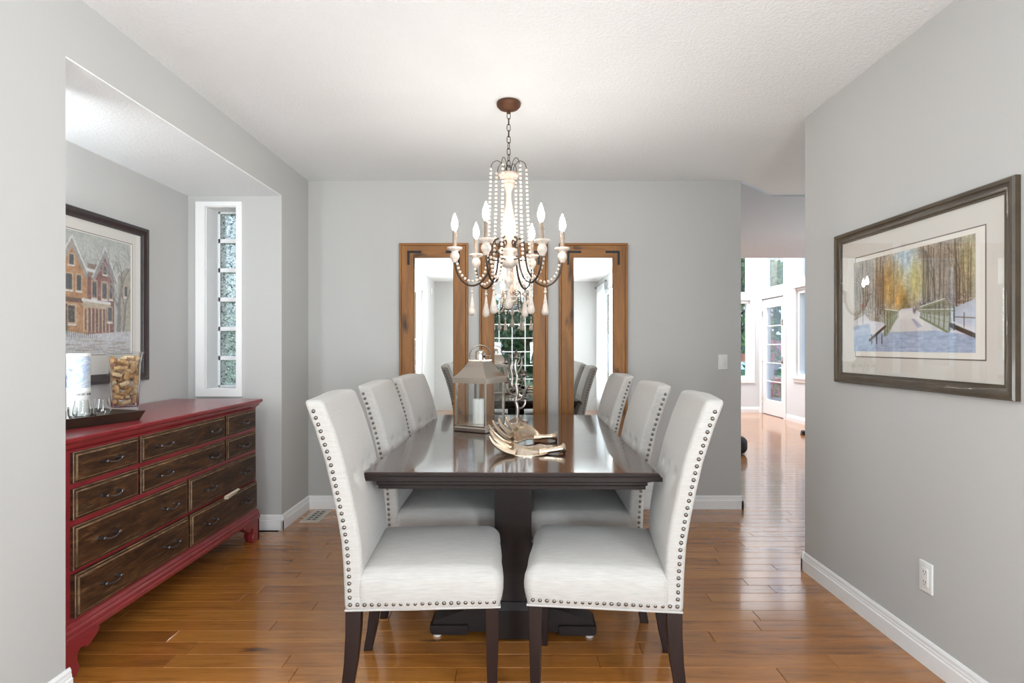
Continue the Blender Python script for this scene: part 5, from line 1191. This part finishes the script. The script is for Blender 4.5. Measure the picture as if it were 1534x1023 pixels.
# ================================================================== CANDELABRA
K = thing('candelabra', 'branching antique silver candelabra shaped like a bare tree on the dining table', 'candle holder', (0.006, 3.475, TT))
b = MB(); b.lathe([(0, 0), (0.064, 0), (0.066, 0.004), (0.060, 0.010), (0.045, 0.014), (0.030, 0.022), (0.016, 0.032), (0.010, 0.045), (0, 0.046)], n=28); b.build('base', 'silver', K, angle=50)
b = MB(); b.tube(smoothpath([(0, 0, 0.03), (0.004, 0, 0.08), (-0.006, 0.002, 0.13), (0.002, 0, 0.18), (-0.008, 0, 0.23)], 5), [0.013 - 0.004 * i / 20 for i in range(21)], 10)
for (x, y, z, r) in ((0.003, 0, .07, .012), (-0.005, 0, .125, .011), (0.0, 0, .175, .010)): b.ball((x, y, z), r, 10, 6, (1, 1, .6))
b.build('trunk', 'silver', K)
br = [([(0.0, 0, .19), (-0.035, 0.01, .225), (-0.060, 0.015, .29), (-0.064, 0.02, .345)], 1), ([(0, 0, .13), (0.030, -0.005, .145), (0.050, -0.01, .20), (0.042, -0.01, .272)], 1), ([(-0.008, 0, .22), (0.0, 0.01, .27), (-0.012, 0.015, .33), (-0.004, 0.015, .375)], 1),
      ([(0.002, 0, .16), (-0.03, -0.02, .165), (-0.055, -0.03, .195), (-0.062, -0.03, .235)], 1), ([(0.004, 0, .08), (0.03, 0.02, .085), (0.048, 0.03, .11), (0.046, 0.03, .135)], 1),
      ([(-0.055, 0.013, .26), (-0.075, 0.02, .30), (-0.078, 0.02, .34)], 0), ([(0.0, .01, .29), (0.025, .01, .33), (0.028, .012, .39)], 0), ([(0.046, -0.01, .19), (0.07, -0.01, .22), (0.072, -0.01, .25)], 0), ([(-0.03, 0.01, .22), (-0.028, 0.01, .28), (-0.04, 0.01, .33)], 0)]
for pts, cup in br:
    sp = smoothpath(pts, 5); n_ = len(sp); b = MB(); b.tube(sp, [0.0078 - (0.0030 if cup else 0.0052) * i / n_ for i in range(n_)], 7); o = b.build('branch', 'silver', K)
    if cup:
        e = pts[-1]; b = MB(); b.lathe([(0.003, -0.004), (0.008, 0.0), (0.020, 0.006), (0.022, 0.009), (0.011, 0.011), (0.0115, 0.026), (0.015, 0.032), (0.0125, 0.033), (0.009, 0.026), (0.009, 0.014), (0, 0.014)], e, 16); b.build('candle_cup', 'silver', K, angle=50)

# ================================================================== ANTLER CENTREPIECE
ax0, ay0 = 0.03, 2.62
An = thing('antler_centrepiece', 'champagne metal antler shaped bowl with tines on the near part of the dining table', 'centrepiece', (ax0, ay0, TT + 0.0005))
def al(p): return Vector((p[0] - ax0, p[1] - ay0, (p[2] - 0.76) * 0.76))
def palm(rows, name):
    nn = 10; sm_f = smoothpath([al(r[0]) for r in rows], 5); sm_r = smoothpath([al(r[1]) for r in rows], 5); vs = []; fs = []
    for f_, r_ in zip(sm_f, sm_r):
        for j in range(nn + 1):
            t_ = j / nn; p = f_.lerp(r_, t_); p.z = max(0.004, p.z - 0.010 * math.sin(PI * t_) + 0.003); vs.append(p)
    for i in range(len(sm_f) - 1):
        for j in range(nn): k = i * (nn + 1) + j; fs.append((k, k + 1, k + nn + 2, k + nn + 1))
    b = MB(); b.add(vs, fs); o = b.build(name, 'champagne', An, angle=80); m_ = o.modifiers.new('s', 'SOLIDIFY'); m_.thickness = 0.007; m_.offset = 1
    m_ = o.modifiers.new('b', 'BEVEL'); m_.width = 0.003; m_.segments = 2; return o
fr_ = [((.130, 2.445, .770), (.130, 2.475, .776)), ((.105, 2.412, .764), (.108, 2.55, .792)), ((.05, 2.39, .762), (.058, 2.560, .774)), ((.0, 2.40, .764), (.012, 2.615, .776)), ((-.035, 2.425, .775), (-.025, 2.665, .792))]
re_ = [((.120, 2.79, .780), (.120, 2.82, .786)), ((.09, 2.765, .778), (.09, 2.87, .822)), ((.05, 2.74, .780), (.05, 2.90, .852)), ((.012, 2.66, .780), (.01, 2.90, .856)), ((-.025, 2.665, .792), (-.02, 2.88, .850))]
palm(fr_, 'palm'); palm(re_, 'palm')
tines = [[(.00, 2.415, .768), (-.045, 2.43, .782), (-.088, 2.45, .815), (-.112, 2.46, .857)], [(-.02, 2.48, .776), (-.055, 2.51, .796), (-.090, 2.545, .826), (-.114, 2.58, .866)], [(-.02, 2.56, .784), (-.06, 2.60, .800), (-.10, 2.66, .835), (-.125, 2.72, .872)],
         [(-.02, 2.65, .794), (-.055, 2.70, .812), (-.09, 2.77, .846), (-.112, 2.82, .884)], [(-.02, 2.74, .806), (-.045, 2.79, .826), (-.07, 2.84, .852), (-.086, 2.88, .888)], [(0.0, 2.82, .820), (-.02, 2.86, .836), (-.038, 2.90, .856), (-.05, 2.93, .886)], [(.03, 2.86, .828), (.02, 2.90, .842), (.012, 2.94, .858), (.006, 2.96, .884)]]
for tn in tines:
    sp = smoothpath([al(p) for p in tn], 6); n_ = len(sp); b = MB(); b.tube(sp, [0.0125 * (1 - i / n_) ** 0.7 + 0.0028 for i in range(n_)], 8); b.build('tine', 'champagne', An)
for (p0, p1) in (((.120, 2.457, .775), (.200, 2.470, .787)), ((.110, 2.80, .783), (.190, 2.80, .787))):
    a_, e_ = al(p0), al(p1); d = (e_ - a_)
    b = MB(); b.tube([a_ - d * 0.3, a_, a_ + d * 0.35, a_ + d * 0.7, a_ + d * 0.92, e_, e_ + d * 0.07], [0.012, 0.014, 0.0115, 0.0125, 0.017, 0.0245, 0.021], 14); b.build('beam', 'champagne', An)
